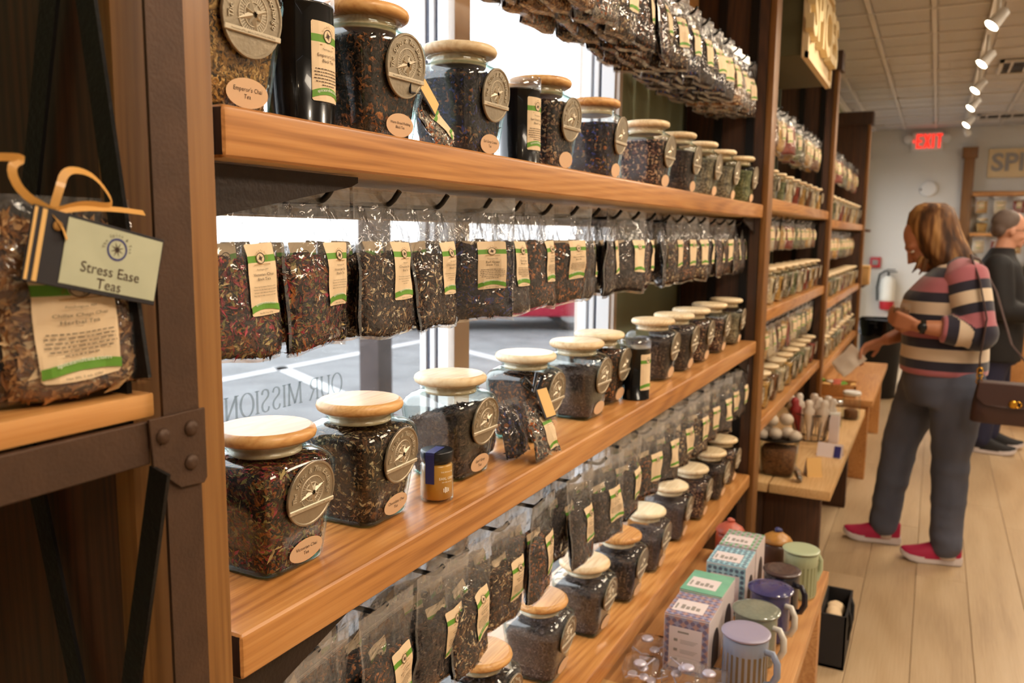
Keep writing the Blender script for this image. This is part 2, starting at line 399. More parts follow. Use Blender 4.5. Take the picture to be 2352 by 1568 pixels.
plank('head', -0.42, -0.33, WY0, 2.30, WZ1 - 0.05, WZ1, 'white_frame', win)
for (a, b) in ((WY0, 1.495), (1.555, 2.279)):
    plank('pane', -0.3765, -0.3735, a, b, WZ0, WZ1 - 0.04, 'window_glass', win, bev=0)
# lettering on the glass, made to be read from the street
def serif_word(bm, word, fn, size, gap=.17):
    """roman capitals: thick upright strokes, thin level ones, small feet"""
    arc = lambda cx, cy, rx, ry, a0, a1, n=18: [(cx + rx * math.cos(math.radians(a0 + (a1 - a0) * i / n)), cy + ry * math.sin(math.radians(a0 + (a1 - a0) * i / n))) for i in range(n + 1)]
    G = {'O': (.78, [arc(.39, .5, .36, .50, 0, 360, 36)], []), 'I': (.22, [[(.11, 0), (.11, 1)]], [(.11, 0), (.11, 1)]),
         'U': (.74, [[(.12, 1), (.12, .32)] + arc(.37, .30, .25, .30, 180, 360) + [(.62, 1)]], [(.12, 1), (.62, 1)]),
         'R': (.68, [[(.12, 0), (.12, 1)], [(.12, .98), (.34, .98)] + arc(.34, .74, .22, .24, 90, -90) + [(.12, .50)], [(.34, .5), (.62, .02), (.70, .02)]], [(.12, 0), (.12, 1)]),
         'M': (.96, [[(.10, 0), (.13, 1)], [(.13, 1), (.48, .06)], [(.48, .06), (.83, 1)], [(.83, 1), (.86, 0)]], [(.10, 0), (.86, 0), (.11, 1), (.85, 1)]),
         'N': (.78, [[(.12, 0), (.12, 1)], [(.12, 1), (.66, 0)], [(.66, 0), (.66, 1)]], [(.12, 0), (.10, 1), (.66, 1)]),
         'S': (.58, [[(.50, .78), (.45, .92), (.36, .985), (.26, .985), (.15, .93), (.10, .80), (.13, .67), (.24, .57), (.36, .49), (.46, .39), (.50, .25), (.46, .10), (.36, .02), (.25, .01), (.14, .06), (.08, .22)]], []), ' ': (.30, [], [])}
    tw = sum(G[c][0] + gap * .5 for c in word); x0 = -tw / 2
    def ribbon_(pts):
        g_ = []
        for i, p in enumerate(pts):
            a_, b_ = pts[max(0, i - 1)], pts[min(len(pts) - 1, i + 1)]; dx, dy = b_[0] - a_[0], b_[1] - a_[1]; l = math.hypot(dx, dy) or 1
            hw = .022 + .042 * abs(dy / l) ** 1.3; nx, ny = -dy / l * hw, dx / l * hw
            g_.append((bm.verts.new(fn((x0 + p[0] - nx) * size, (p[1] - .5 - ny) * size, 0)), bm.verts.new(fn((x0 + p[0] + nx) * size, (p[1] - .5 + ny) * size, 0))))
        for p, q in zip(g_, g_[1:]): bm.faces.new((p[0], p[1], q[1], q[0]))
    for c in word:
        for st in G[c][1]: ribbon_(st)
        for fx, fy in G[c][2]:
            k = .022 if fy == 0 else -.022
            bm.faces.new([bm.verts.new(fn((x0 + fx + u) * size, (fy + k + v - .5) * size, .0)) for u, v in ((-.13, -.022), (.13, -.022), (.13, .022), (-.13, .022))])
        x0 += G[c][0] + gap * .5
bm = bm_new()
serif_word(bm, 'OUR MISSION', lambda x, y, z: (-0.3725, 0.985 - x, 1.158 + y), 0.036)
obj('lettering', bm, 'window_letter_grey', win, kind=None)
bm = bm_new()
add_text(bm, 'me.', lambda x, y, z: (-0.3725, 0.955 - x, 1.262 + y * 1.1), 0.062, space=1.0)
obj('lettering', bm, 'window_letter_green', win)

# ---------------------------------------------------------------- outside
g = structure(plank('ground', -60, -0.45, -60, 80, -0.3, -0.12, 'asphalt', bev=0))
def stripe(p, q, w):
    p = Vector(p); q = Vector(q); d = (q - p).normalized(); n = Vector((-d.y, d.x, 0)) * w / 2; bm = bm_new()
    c = (p + q) / 2
    prism(bm, [p - n - c, q - n - c, q + n - c, p + n - c], (0, 0, 0.006))
    o = obj('painted_line', bm, 'paint_white', g); o.location = c - g.location
stripe((-5.95, 4.5, -0.119), (-5.86, 10.0, -0.119), 0.16)
stripe((-6.0, 6.95, -0.119), (-3.6, 5.62, -0.119), 0.16)
stripe((-5.3, 9.4, -0.119), (-2.6, 7.9, -0.119), 0.16)
p = thing('canopy_post', 'weathered timber post standing outside on the pavement behind the glass', 'post', (-3.66, 5.63, -0.12))
plank('shaft', -0.10, 0.10, -0.10, 0.10, 0.0, 3.2, 'outdoor_timber', p, bev=0.01); plank('footing', -0.115, 0.115, -0.115, 0.115, 0.0, 0.02, 'outdoor_timber', p, bev=0.005)
def car(label, paint, loc, rz):
    t = thing('parked_car', label, 'car', loc, (0, 0, rz))
    bm = bm_new()
    prof = [(-2.1, .30), (-2.12, .62), (-2.0, .86), (-1.2, .92), (-0.75, 1.38), (0.75, 1.42), (1.35, .98), (1.95, .88), (2.1, .7), (2.12, .32), (1.8, .22), (-1.8, .22)]
    prism(bm, [(x, -0.85, z) for x, z in prof], (0, 1.7, 0)); bevel(bm, 0.06, 2)
    obj('body', mesh_of(bm, 'body', 0.7), paint, t)
    bm = bm_new(); prism(bm, [(-1.05, -0.87, .96), (-0.7, -0.80, 1.33), (0.7, -0.80, 1.36), (1.15, -0.87, 1.0)], (0, 0.04, 0)); obj('side_window', bm, 'car_glass', t)
    bm = bm_new(); prism(bm, [(-1.05, 0.83, .96), (-0.7, 0.76, 1.33), (0.7, 0.76, 1.36), (1.15, 0.83, 1.0)], (0, 0.04, 0)); obj('side_window', bm, 'car_glass', t)
    for x in (-1.3, 1.3):
        for y in (-0.8, 0.62):
            bm = bm_new(); pr = [(0.2, 0), (0.32, 0.01), (0.33, 0.09), (0.32, 0.17), (0.2, 0.18)]
            loft(bm, [[(r * math.cos(k * PI / 10), h, r * math.sin(k * PI / 10)) for k in range(20)] for r, h in pr])
            wh = obj('wheel', bm, 'rubber', t, loc=(x, y, 0.33))
            bm = bm_new(); loft(bm, [[(r * math.cos(k * PI / 8), h, r * math.sin(k * PI / 8)) for k in range(16)] for r, h in ((0.2, -0.01), (0.17, 0.03), (0.17, 0.15), (0.2, 0.19))]); obj('hubcap', bm, 'chrome', wh)
    bm = bm_new(); box(bm, -2.16, -2.08, -0.8, 0.8, .32, .5); bevel(bm, 0.02); obj('bumper', bm, 'rubber', t)
    return t
car('red car parked outside beyond the shop window', 'car_red', (-6.1, 12.0, -0.12), 0.55)
car('grey green car parked beside the red car outside', 'car_grey', (-5.0, 15.6, -0.12), 0.55)
# ---------------------------------------------------------------- shelving units
UP = [(0.403, 0.494), (2.94, 3.03), (4.82, 4.91), (7.20, 7.29)]     # where the uprights stand along the wall
ZA, ZB, ZC = 1.525, 1.055, 0.5725
TH = 0.045
def upright(parent, y0, y1, top, z0=0.0):
    plank('upright', -0.285, -0.012, y0 + 0.003, y1 - 0.003, z0, top - 0.1, 'walnut', parent, bev=0.003, label='dark walnut side of the upright')
    plank('front_trim', -0.012, 0.010, y0, y1, z0, top - 0.1, 'post_wood', parent, bev=0.003, label='golden brown front trim')
    plank('upright_cap', -0.295, 0.026, y0 - 0.022, y1 + 0.022, top - 0.1, top, 'walnut', parent, bev=0.004)
def slot_rail(parent, x, y, z0, z1):
    bm = bm_new(); box(bm, x - 0.014, x + 0.014, y - 0.012, y, z0, z1)
    obj('slot_rail', bm, 'black_steel', parent)
def shelf(parent, y0, y1, z, x0=-0.27, x1=0.0):
    o = plank('shelf', x0, x1, y0, y1, z - TH, z, 'shelf_wood', parent, bev=0.006, seg=3)
    me = o.data; me.materials.append(MATS['walnut_end']); me.materials.append(MATS['pale_wood'])
    for p in me.polygons:
        if p.normal.y < -0.9 and p.center.y < -(y1 - y0) / 2 + 0.003: p.material_index = 1
        elif p.normal.z < -0.9: p.material_index = 2
    return o
def gusset(parent, x, y0, y1, z, h):
    bm = bm_new(); s = 1 if y1 > y0 else -1
    prism(bm, [(x, y0, z), (x, y1, z), (x, y1, z - 0.006), (x, y1 - s * 0.012, z - 0.011), (x, y0, z - h)], (-0.005, 0, 0))
    obj('gusset_bracket', bm, 'gusset_steel', parent)
def hook_mesh(x0, x1, lift=0.016, run=0.014):
    bm = bm_new()
    tube(bm, [(x0, 0, 0), (x1 - run - 0.004, 0, 0), (x1 - run, 0, 0.0015), (x1 - run * 0.6, 0, lift * 0.35), (x1, 0, lift)], 0.0035, 8)
    return mesh_of(bm, 'peg_hook')
HOOK = hook_mesh(-0.23, -0.038)
def peg_row(parent, y0, y1, z, ys):
    bm = bm_new(); box(bm, -0.250, -0.225, y0, y1, z - 0.012, z + 0.012); obj('peg_bar', bm, 'black_steel', parent)
    for y in ys: obj('peg_hook', HOOK, 'hook_black', parent, loc=(0, y, z))
HZ_TOP, HZ_A, HZ_C = 1.972, 1.452, 0.948
HY_A = [0.475 + 0.0 * k for k in range(0)] + [0.588, 0.70, 0.821, 0.93, 1.048, 1.146, 1.259, 1.372, 1.479, 1.601, 1.715, 1.83, 1.945, 2.06, 2.175, 2.29, 2.41, 2.53, 2.65, 2.77, 2.88]
HY_C = [0.66, 0.787, 0.919, 0.985, 1.113, 1.244, 1.41, 1.55, 1.70, 1.85, 2.0, 2.15, 2.30, 2.45, 2.60, 2.75, 2.88]
HY_T = [0.90 + 0.122 * k for k in range(17)]
u1 = thing('shelving_unit', 'nearest wooden shelving unit with three tea shelves before the window', 'shelving', (0, 0, 0), group='shelving along the wall')
upright(u1, UP[0][0], UP[0][1], 2.40)
for z in (ZA, ZB, ZC): shelf(u1, 0.513, UP[1][0] - 0.020, z)
for z, h in ((ZA - TH - 0.002, 0.052), (ZB - TH - 0.002, 0.075), (ZC - TH - 0.002, 0.07)):
    gusset(u1, -0.028, UP[0][1] + 0.004, UP[0][1] + 0.235, z, h)
    gusset(u1, -0.028, UP[1][0] - 0.004, UP[1][0] - 0.20, z, h)
for x in (-0.17, -0.06): slot_rail(u1, x, UP[1][0], 0.1, 2.3)
peg_row(u1, UP[0][1], UP[1][0], HZ_TOP, HY_T); peg_row(u1, UP[0][1], UP[1][0], HZ_A, HY_A); peg_row(u1, UP[0][1], UP[1][0], HZ_C, HY_C)
plank('peg_board', -0.285, -0.255, UP[0][1], UP[1][0], 1.94, 2.30, 'shelf_wood', u1)
for z in (ZA, ZB): plank('peg_fascia', -0.285, -0.271, UP[0][1] + .01, UP[1][0], z - TH - .042, z - .004, 'pale_wood', u1, bev=.002)
u2 = thing('shelving_unit', 'middle wooden shelving unit of spice jars under the letter sign', 'shelving', (0, 0, 0), group='shelving along the wall')
upright(u2, UP[1][0], UP[1][1], 2.40)
Z2 = [1.555, 1.150, 0.735]
for z in Z2: shelf(u2, UP[1][1] + 0.003, UP[2][0] - 0.001, z)
for x in (-0.17, -0.06): slot_rail(u2, x, UP[2][0], 0.1, 2.3)
H2 = [1.905, 1.480, 1.060]
HY2 = [3.13 + 0.142 * k for k in range(12)]
for z in H2: peg_row(u2, UP[1][1], UP[2][0], z, HY2)
plank('peg_board', -0.285, -0.255, UP[1][1], UP[2][0], 1.90, 2.05, 'walnut', u2)
u3 = thing('shelving_unit', 'farthest wooden shelving unit of spice jars before the back wall', 'shelving', (0, 0, 0), group='shelving along the wall')
upright(u3, UP[2][0], UP[2][1], 2.40); upright(u3, UP[3][0], UP[3][1], 2.40)
Z3 = [1.515, 1.045, 0.66]
for z in Z3: shelf(u3, UP[2][1] + 0.003, UP[3][0] - 0.001, z)
H3 = [1.92, 1.435, 0.945]
HY3 = [5.02 + 0.165 * k for k in range(13)]
for z in H3: peg_row(u3, UP[2][1], UP[3][0], z, HY3)
plank('peg_board', -0.285, -0.255, UP[2][1], UP[3][0], 1.86, 2.02, 'shelf_wood', u3)
# header sign over the middle unit
def wall_sign(t, y0, y1, z0, z1, x, word, size, zc, lm):
    plank('backing_box', -0.29, x - 0.012, y0 + 0.01, y1 - 0.01, z0 + 0.01, z1 - 0.01, 'olive_paint', t, bev=0.002)
    plank('board', x - 0.012, x, y0, y1, z0, z1, 'cream_sign', t, bev=0.003)
    bm = bm_new()
    for a, b, c, d in ((y0, y1, z0, z0 + 0.02), (y0, y1, z1 - 0.02, z1), (y0, y0 + 0.02, z0, z1), (y1 - 0.02, y1, z0, z1)): box(bm, x, x + 0.012, a, b, c, d)
    obj('border', bm, 'cream_sign', t)
    bm = bm_new(); add_text(bm, word, lambda a, b, c: (x + 0.016 + c, (y0 + y1) / 2 + a, zc + b), size, extrude=0.014, bold=0.006)
    obj('lettering', bm, lm, t)
s = thing('sign_board', 'cream framed letter sign on an olive box above the middle shelving unit', 'sign', (0, 0, 0))
wall_sign(s, 3.20, 3.93, 2.06, 2.42, 0.065, 'SPICES', 0.27, 2.225, 'sign_letter')
# ---------------------------------------------------------------- tea, glass and pouch materials
PAL = {
 'victorian': [(6, C(30, 18, 14)), (2, C(86, 42, 24)), (1.6, C(120, 26, 38)), (2, C(150, 84, 34)), (1.4, C(118, 108, 56)), (1.2, C(176, 150, 98)), (0.5, C(186, 60, 78))],
 'chocolate': [(6, C(34, 22, 16)), (3, C(66, 42, 28)), (1.4, C(112, 74, 46)), (0.8, C(170, 134, 92)), (0.7, C(206, 184, 144))],
 'emperor': [(2, C(84, 56, 24)), (3, C(140, 96, 42)), (3, C(178, 126, 60)), (1.5, C(208, 160, 94)), (1, C(56, 38, 20))],
 'pudding': [(6, C(36, 27, 22)), (2, C(72, 48, 32)), (1.2, C(130, 76, 36)), (0.7, C(168, 104, 54))],
 'earlgrey': [(6, C(34, 31, 37)), (2.5, C(58, 51, 56)), (0.8, C(60, 66, 120)), (0.8, C(120, 96, 70)), (0.5, C(150, 90, 50))],
 'black': [(6, C(42, 33, 31)), (2.5, C(68, 55, 49)), (1.2, C(102, 82, 68))],
 'black_fine': [(6, C(66, 54, 52)), (2.5, C(88, 74, 70)), (1.2, C(116, 100, 92))],
 'berry': [(5, C(32, 22, 26)), (2, C(80, 46, 40)), (1.2, C(150, 110, 84)), (1, C(182, 146, 112))],
 'grey_herb': [(3, C(110, 100, 78)), (2, C(140, 130, 104)), (2, C(84, 76, 64)), (1, C(166, 152, 126))],
 'green_herb': [(3, C(104, 106, 70)), (2, C(128, 132, 92)), (2, C(80, 84, 60)), (1, C(160, 156, 116))],
 'spice_gold': [(3, C(186, 140, 72)), (2, C(206, 166, 96)), (1, C(150, 104, 52))],
 'spice_cream': [(3, C(206, 186, 150)), (2, C(220, 204, 172)), (1, C(178, 150, 112))],
 'spice_red': [(3, C(130, 52, 36)), (2, C(156, 74, 48)), (1, C(96, 36, 30))],
 'spice_brown': [(3, C(112, 72, 42)), (2, C(140, 96, 60)), (1, C(80, 50, 32))],
 'chaga': [(3, C(104, 66, 36)), (3, C(140, 94, 54)), (2, C(176, 132, 86)), (1.5, C(206, 176, 134)), (2, C(66, 42, 26))],
 'floral': [(3, C(104, 96, 88)), (2, C(160, 148, 130)), (1.4, C(196, 180, 156)), (1.0, C(176, 96, 44)), (2, C(56, 52, 58))],
}
for k, v in PAL.items(): tea('leaf_' + k, v, scale={'emperor': 330, 'black_fine': 420, 'chaga': 170}.get(k, 240))
attr_mat('flake')
jar_glass('glass', edge=(0.62, 0.82, 0.77, 1), power=3.0); jar_glass('glass_base', edge=(0.10, 0.36, 0.31, 1), face=(0.5, 0.78, 0.72, 1), power=1.2)
film('pouch', gloss=0.035, haze=0.035, rough=0.05, bump=0.55, bscale=34.0)
film('pouch_dark', tint=(0.86, 0.86, 0.86, 1), gloss=0.05, haze=0.03, rough=0.05, bump=0.7, bscale=30.0)
film('zip_film', gloss=0.07, haze=0.14, rough=0.10, bump=0.0, hazecol=(0.85, 0.85, 0.86, 1))
film('clear_plastic', gloss=0.06, haze=0.03, rough=0.02, bump=0.0)
pbr('pewter', C(160, 146, 124), 0.45, 0.7, var=0.12, vscale=60, bump=0.1, bscale=300)
pbr('pewter_raised', C(208, 194, 170), 0.5, 0.6)
pbr('kraft_label', C(214, 176, 138), 0.75)
pbr('cream_label', C(226, 198, 160), 0.7, var=0.04, vscale=60)
pbr('label_green', C(98, 148, 44), 0.65)
pbr('label_white', C(240, 236, 224), 0.7)
pbr('ink', C(70, 52, 40), 0.8)
pbr('ink_gold', C(150, 104, 40), 0.7)
pbr('tin_black', C(14, 14, 16), 0.22, 0.5, coat=0.4)
GCOLS = ['kraft_label', 'ink']

# ---------------------------------------------------------------- jar
JSEC = [(0.0, .0405, 5), (.0015, .0435, 6), (.004, .0455, 7), (.03, .0485, 8), (.06, .0525, 8), (.09, .0570, 7), (.104, .0595, 6), (.112, .0600, 5), (.119, .0580, 4), (.1245, .0525, 3), (.1275, .0470, 2.3), (.129, .0440, 2), (.1305, .0428, 2), (.1360, .0428, 2), (.1368, .0455, 2), (.1400, .0460, 2), (.1405, .0440, 2)]
JMED, JLO = 44, 24
def jsec(z):
    for a, b in zip(JSEC, JSEC[1:]):
        if a[0] <= z <= b[0]:
            t = (z - a[0]) / (b[0] - a[0]); return a[1] + (b[1] - a[1]) * t, a[2] + (b[2] - a[2]) * t
    return JSEC[-1][1], 2
def jar_body_mesh(seg):
    bm = bm_new(); loft(bm, [ring_pts(h, h, z, n, seg) for z, h, n in JSEC], cap0=True, cap1=False)
    return mesh_of(bm, 'glass_body')
def jar_inner_mesh(seg):
    bm = bm_new(); loft(bm, [ring_pts(h - .0026, h - .0026, z, n, seg) for z, h, n in JSEC[3:14]], cap0=False, cap1=False)
    return mesh_of(bm, 'glass_inner')
def jar_foot_mesh(seg):
    bm = bm_new(); loft(bm, [ring_pts(h, h, z, n, seg) for z, h, n in ((0.0008, .0395, 5), (.0022, .0425, 6), (.006, .0445, 7), (.0068, .041, 6))]); return mesh_of(bm, 'glass_foot')
def jar_tea_mesh(fill, seg, seed, slope=0.0):
    bm = bm_new(); rr = random.Random(seed); rings = []
    zs = [.0075, .012, .03, .05, .07, .088, .1, .108, .115]; zs = [z for z in zs if z < fill - .003] + [fill]
    for z in zs:
        h, n = jsec(z); h -= .0042; rings.append(ring_pts(h, h, z, n, seg))
    h, n = jsec(fill); h -= .0042
    for k in (0.93, 0.72, 0.45, 0.18): rings.append([(x * k, y * k, fill + (1 - k) * .007 + rr.uniform(-.002, .002) + slope * x * k) for x, y, _ in ring_pts(h, h, 0, n, seg)])
    if slope: rings = [[(x, y, z + (slope * x if z > fill * 0.8 and i < len(rings) - 4 else 0)) for x, y, z in r] for i, r in enumerate(rings)]
    loft(bm, rings); return mesh_of(bm, 'tea_leaves')
def flake_mesh(pts, n, size, pal, seed, thin=0.35, stick=0.5):
    """n small leaf and petal chips laid on surface points (p, normal)"""
    rr = random.Random(seed); bm = bm_new(); lay = bm.loops.layers.color.new('col')
    tot = sum(p for p, _ in pal)
    for _ in range(n):
        p, nn = pts[rr.randrange(len(pts))]; x = rr.random() * tot; col = pal[-1][1]
        for w_, c_ in pal:
            x -= w_
            if x <= 0: col = c_; break
        a = nn.orthogonal().normalized(); a.rotate(Matrix.Rotation(rr.uniform(0, 2 * PI), 3, nn)); b = nn.cross(a)
        s = size * (0.45 + 1.5 * rr.random() ** 2); l = s * rr.uniform(1.0, 1.9); wd = s * rr.uniform(thin * 0.6, thin * 1.5)
        o = p + nn * rr.uniform(-0.0002, 0.0012) + a * rr.uniform(-.002, .002) + b * rr.uniform(-.002, .002); t = nn * s * rr.uniform(-0.35, 0.35)
        q = [o - a * l - t, o - b * wd + nn * s * 0.15, o + a * l + t, o + b * wd + nn * s * 0.1]
        vs = [bm.verts.new(v) for v in q]; f = bm.faces.new(vs)
        j = rr.uniform(0.75, 1.3); cc = [max(0, min(1, ch * j)) for ch in col[:3]] + [1]
        for lp in f.loops: lp[lay] = [lin_to_s(ch) for ch in cc[:3]] + [1]
    me = bpy.data.meshes.new('tea_pieces'); bm.to_mesh(me); bm.free(); return me
def lin_to_s(v): return v * 12.92 if v <= 0.0031308 else 1.055 * v ** (1 / 2.4) - 0.055
def surf_points(me, k=4):
    out = []
    for p in me.polygons:
        vs = [me.vertices[i].co for i in p.vertices]
        m = max(1, int(p.area / 2.0e-6))
        for _ in range(min(m, 60)):
            ws = [R.random() for _ in vs]; s = sum(ws); q = Vector((0, 0, 0))
            for w_, v in zip(ws, vs): q += v * (w_ / s)
            out.append((q, p.normal.copy()))
    return out
def lid_mesh(seg):
    bm = bm_new(); lathe(bm, [(.0400, .1392), (.0500, .1398), (.0540, .1425), (.0555, .1468), (.0540, .1512), (.0505, .1538), (.0490, .1542)], seg); m = mesh_of(bm, 'lid')
    for p in m.polygons: p.use_smooth = len(p.vertices) == 4
    return m
def stopper_mesh(seg):
    bm = bm_new(); lathe(bm, [(.0385, .1255), (.0392, .127), (.0392, .131), (.0380, .1318), (.0380, .1330), (.0392, .1338), (.0392, .1395)], seg); return mesh_of(bm, 'stopper')
# the pewter medallion, built flat about its centre: x right, y up, z out
def disc(bm, r0, r1, z0, z1, seg, mi=0):
    rings = [[(r * math.cos(2 * PI * i / seg), r * math.sin(2 * PI * i / seg), z) for i in range(seg)] for r, z in ((r0, z0), (r1, z1))]
    return loft(bm, rings, cap0=False, cap1=False, mi=mi, smooth=False)
MR = 0.0365
def medal_frame(fill_z=0.078, tilt=0.122):
    """maps the flat medallion onto the sloping front of the jar"""
    h, _ = jsec(fill_z); ca, sa = math.cos(tilt), math.sin(tilt)
    return lambda x, y, z: Vector((h + 0.0012 + z * ca + y * sa, x + 0.006, fill_z + y * ca - z * sa))
MF = medal_frame(0.0855, 0.115)
def medal_meshes(detail):
    def mapped(bm):
        for v in bm.verts: v.co = MF(*v.co)
        return mesh_of(bm, 'medallion', 0.5)
    seg = 40 if detail else 20
    bm = bm_new()
    loft(bm, [[(r * math.cos(2 * PI * i / seg), r * math.sin(2 * PI * i / seg), z) for i in range(seg)] for r, z in ((MR, 0), (MR, .0022), (MR - .0006, .0030), (MR - .0024, .0030), (MR - .0032, .0020))], cap0=True, cap1=True)
    disc_me = mapped(bm)
    bm = bm_new()
    for k in range(8):                                   # compass rose: long rays and short rays with a ridge
        a = PI / 2 + k * PI / 4 + 0.35; ln = .0205 if k % 2 == 0 else .0125; wd = .0040 if k % 2 == 0 else .0028
        d = Vector((math.cos(a), math.sin(a), 0)); n = Vector((-d.y, d.x, 0))
        q = [Vector((0, 0, .0021)) + n * wd, Vector((0, 0, .0021)) - n * wd, d * ln + Vector((0, 0, .0022)), Vector((0, 0, .0052)) + d * .003]
        vs = [bm.verts.new(x + Vector((0, .002, 0))) for x in q]
        bm.faces.new((vs[0], vs[3], vs[2])); bm.faces.new((vs[1], vs[2], vs[3]))
    if detail:
        for r in (.0175, .0105):
            rr_ = [[((r + e) * math.cos(2 * PI * i / 32), (r + e) * math.sin(2 * PI * i / 32) + .002, z) for i in range(32)] for e, z in ((-.0007, .0020), (-.0003, .0028), (.0003, .0028), (.0007, .0020))]
            loft(bm, rr_, cap0=False, cap1=False)
        for i in range(36):
            a = 2 * PI * i / 36; d = Vector((math.cos(a), math.sin(a), 0)); n = Vector((-d.y, d.x, 0)) * .00035
            c0 = Vector((0, .002, .0023)); bm.faces.new([bm.verts.new(c0 + d * .0115 + n), bm.verts.new(c0 + d * .0115 - n), bm.verts.new(c0 + d * .0168 - n), bm.verts.new(c0 + d * .0168 + n)])
    rose = mapped(bm)
    bm = bm_new(); box(bm, -.0345, .0345, -.0165, -.0115, .0018, .0046); bevel(bm, .0007); 
    bar = mapped(bm)
    let = None
    if detail:
        bm = bm_new()
        word = 'The Spice & Tea Exchange'; n = len(word); a0, a1 = PI * 1.06, -PI * 0.06
        for i, ch in enumerate(word):
            if ch == ' ': continue
            a = a0 + (a1 - a0) * i / (n - 1); rr_ = .0265; ca, sa = math.cos(a - PI / 2), math.sin(a - PI / 2)
            add_text(bm, ch, lambda x, y, z, a=a, ca=ca, sa=sa: (rr_ * math.cos(a) + x * ca - y * sa, rr_ * math.sin(a) + x * sa + y * ca + .001, .0026 + z), .0082, extrude=.0005, shear=0.25, res=2)
        add_text(bm, 'Purveyors of Fine Spices, Herbs, Blends, Salts, Teas', lambda x, y, z: (x, y - .0140, .0049 + z), .0026, extrude=.0001, res=1)
        let = mapped(bm)
    return disc_me, rose, bar, let
JI = jar_inner_mesh(JMED)
JB = {True: jar_body_mesh(JMED), False: jar_body_mesh(JLO)}; JF = {True: jar_foot_mesh(JMED), False: jar_foot_mesh(JLO)}
JL = {True: lid_mesh(40), False: lid_mesh(20)}; JS = {True: stopper_mesh(32), False: stopper_mesh(16)}
JLA = {True: JL[True].copy(), False: JL[False].copy()}
JM = {True: medal_meshes(True), False: medal_meshes(False)}
def oval_mesh(w_=0.026, h_=0.0135, seg=28):
    bm = bm_new(); hh, _ = jsec(0.020); ca, sa = math.cos(.135), math.sin(.135)
    f = lambda x, y, z: Vector((hh + .0006 + z * ca + y * sa, x + 0.008, 0.0195 + y * ca - z * sa))
    loft(bm, [[f(k * w_ * math.cos(2 * PI * i / seg), k * h_ * math.sin(2 * PI * i / seg), z) for i in range(seg)] for k, z in ((1, 0), (1, .0003))], smooth=False); return mesh_of(bm, 'oval_label'), f
OV, OVF = oval_mesh()
OVS, OVSF = oval_mesh(0.015, 0.0135)
TEAM, FLK = {}, {}
def tea_mesh(pal, fill, detail, seed, slope=0.0, size=.0028, n=5200):
    k = (pal, round(fill, 3), detail, slope)
    if k not in TEAM:
        me = jar_tea_mesh(fill, JMED if detail else JLO, seed, slope); me.materials.append(MATS['leaf_' + pal]); TEAM[k] = me
        if detail: FLK[k] = flake_mesh(surf_points(me), n, size, PAL[pal], seed)
    return TEAM[k], FLK.get(k)
def jar(loc, rz, pal, fill, label, text=None, detail=True, amber=False, medal=True, oval=True, group=None, scale=1.0, size=.0028, n=5200, slope=0.0, cat='jar'):
    t = thing('tea_jar', label, cat, loc, (0, 0, rz), group); t.scale = (scale,) * 3
    d = detail
    gb = obj('glass_body', JB[d], 'glass', t)
    if d: obj('inner_wall', JI, 'glass', gb)
    if d: obj('glass_foot', JF[d], 'glass_base', t)
    if amber: lm = obj('lid', JLA[d], 'lid_wood_amber', t)
    else: lm = obj('lid', JL[d], 'lid_wood', t)
    obj('stopper', JS[d], 'lid_wood', lm)
    me, fk = tea_mesh(pal, fill, d, hash(label) % 997 if False else len(label), slope, size, n)
    tl = obj('tea_leaves', me, None, t, kind='stuff')
    if fk: obj('tea_pieces', fk, 'flake', tl, kind='stuff')
    if medal:
        a, b, c, e = JM[d]; mo = obj('medallion', a, 'pewter', t); obj('compass_rose', b, 'pewter_raised', mo); obj('banner', c, 'pewter_raised', mo)
        if e: obj('lettering', e, 'pewter_raised', mo)
    if oval:
        ov, f = (OV, OVF) if oval != 'small' else (OVS, OVSF)
        lo = obj('oval_label', ov, 'kraft_label', t)
        if text:
            bm = bm_new(); k = 0.0068 if oval != 'small' else 0.0052
            ml = max(len(x) for x in text); k = min(k, (0.080 if oval != 'small' else 0.044) / ml)
            for i, line in enumerate(text): add_text(bm, line, lambda x, y, z, i=i: f(x, y + (len(text) - 1) * k * .55 - i * k * 1.1, .0006), k, res=2)
            obj('lettering', bm, 'ink', lo)
    return t

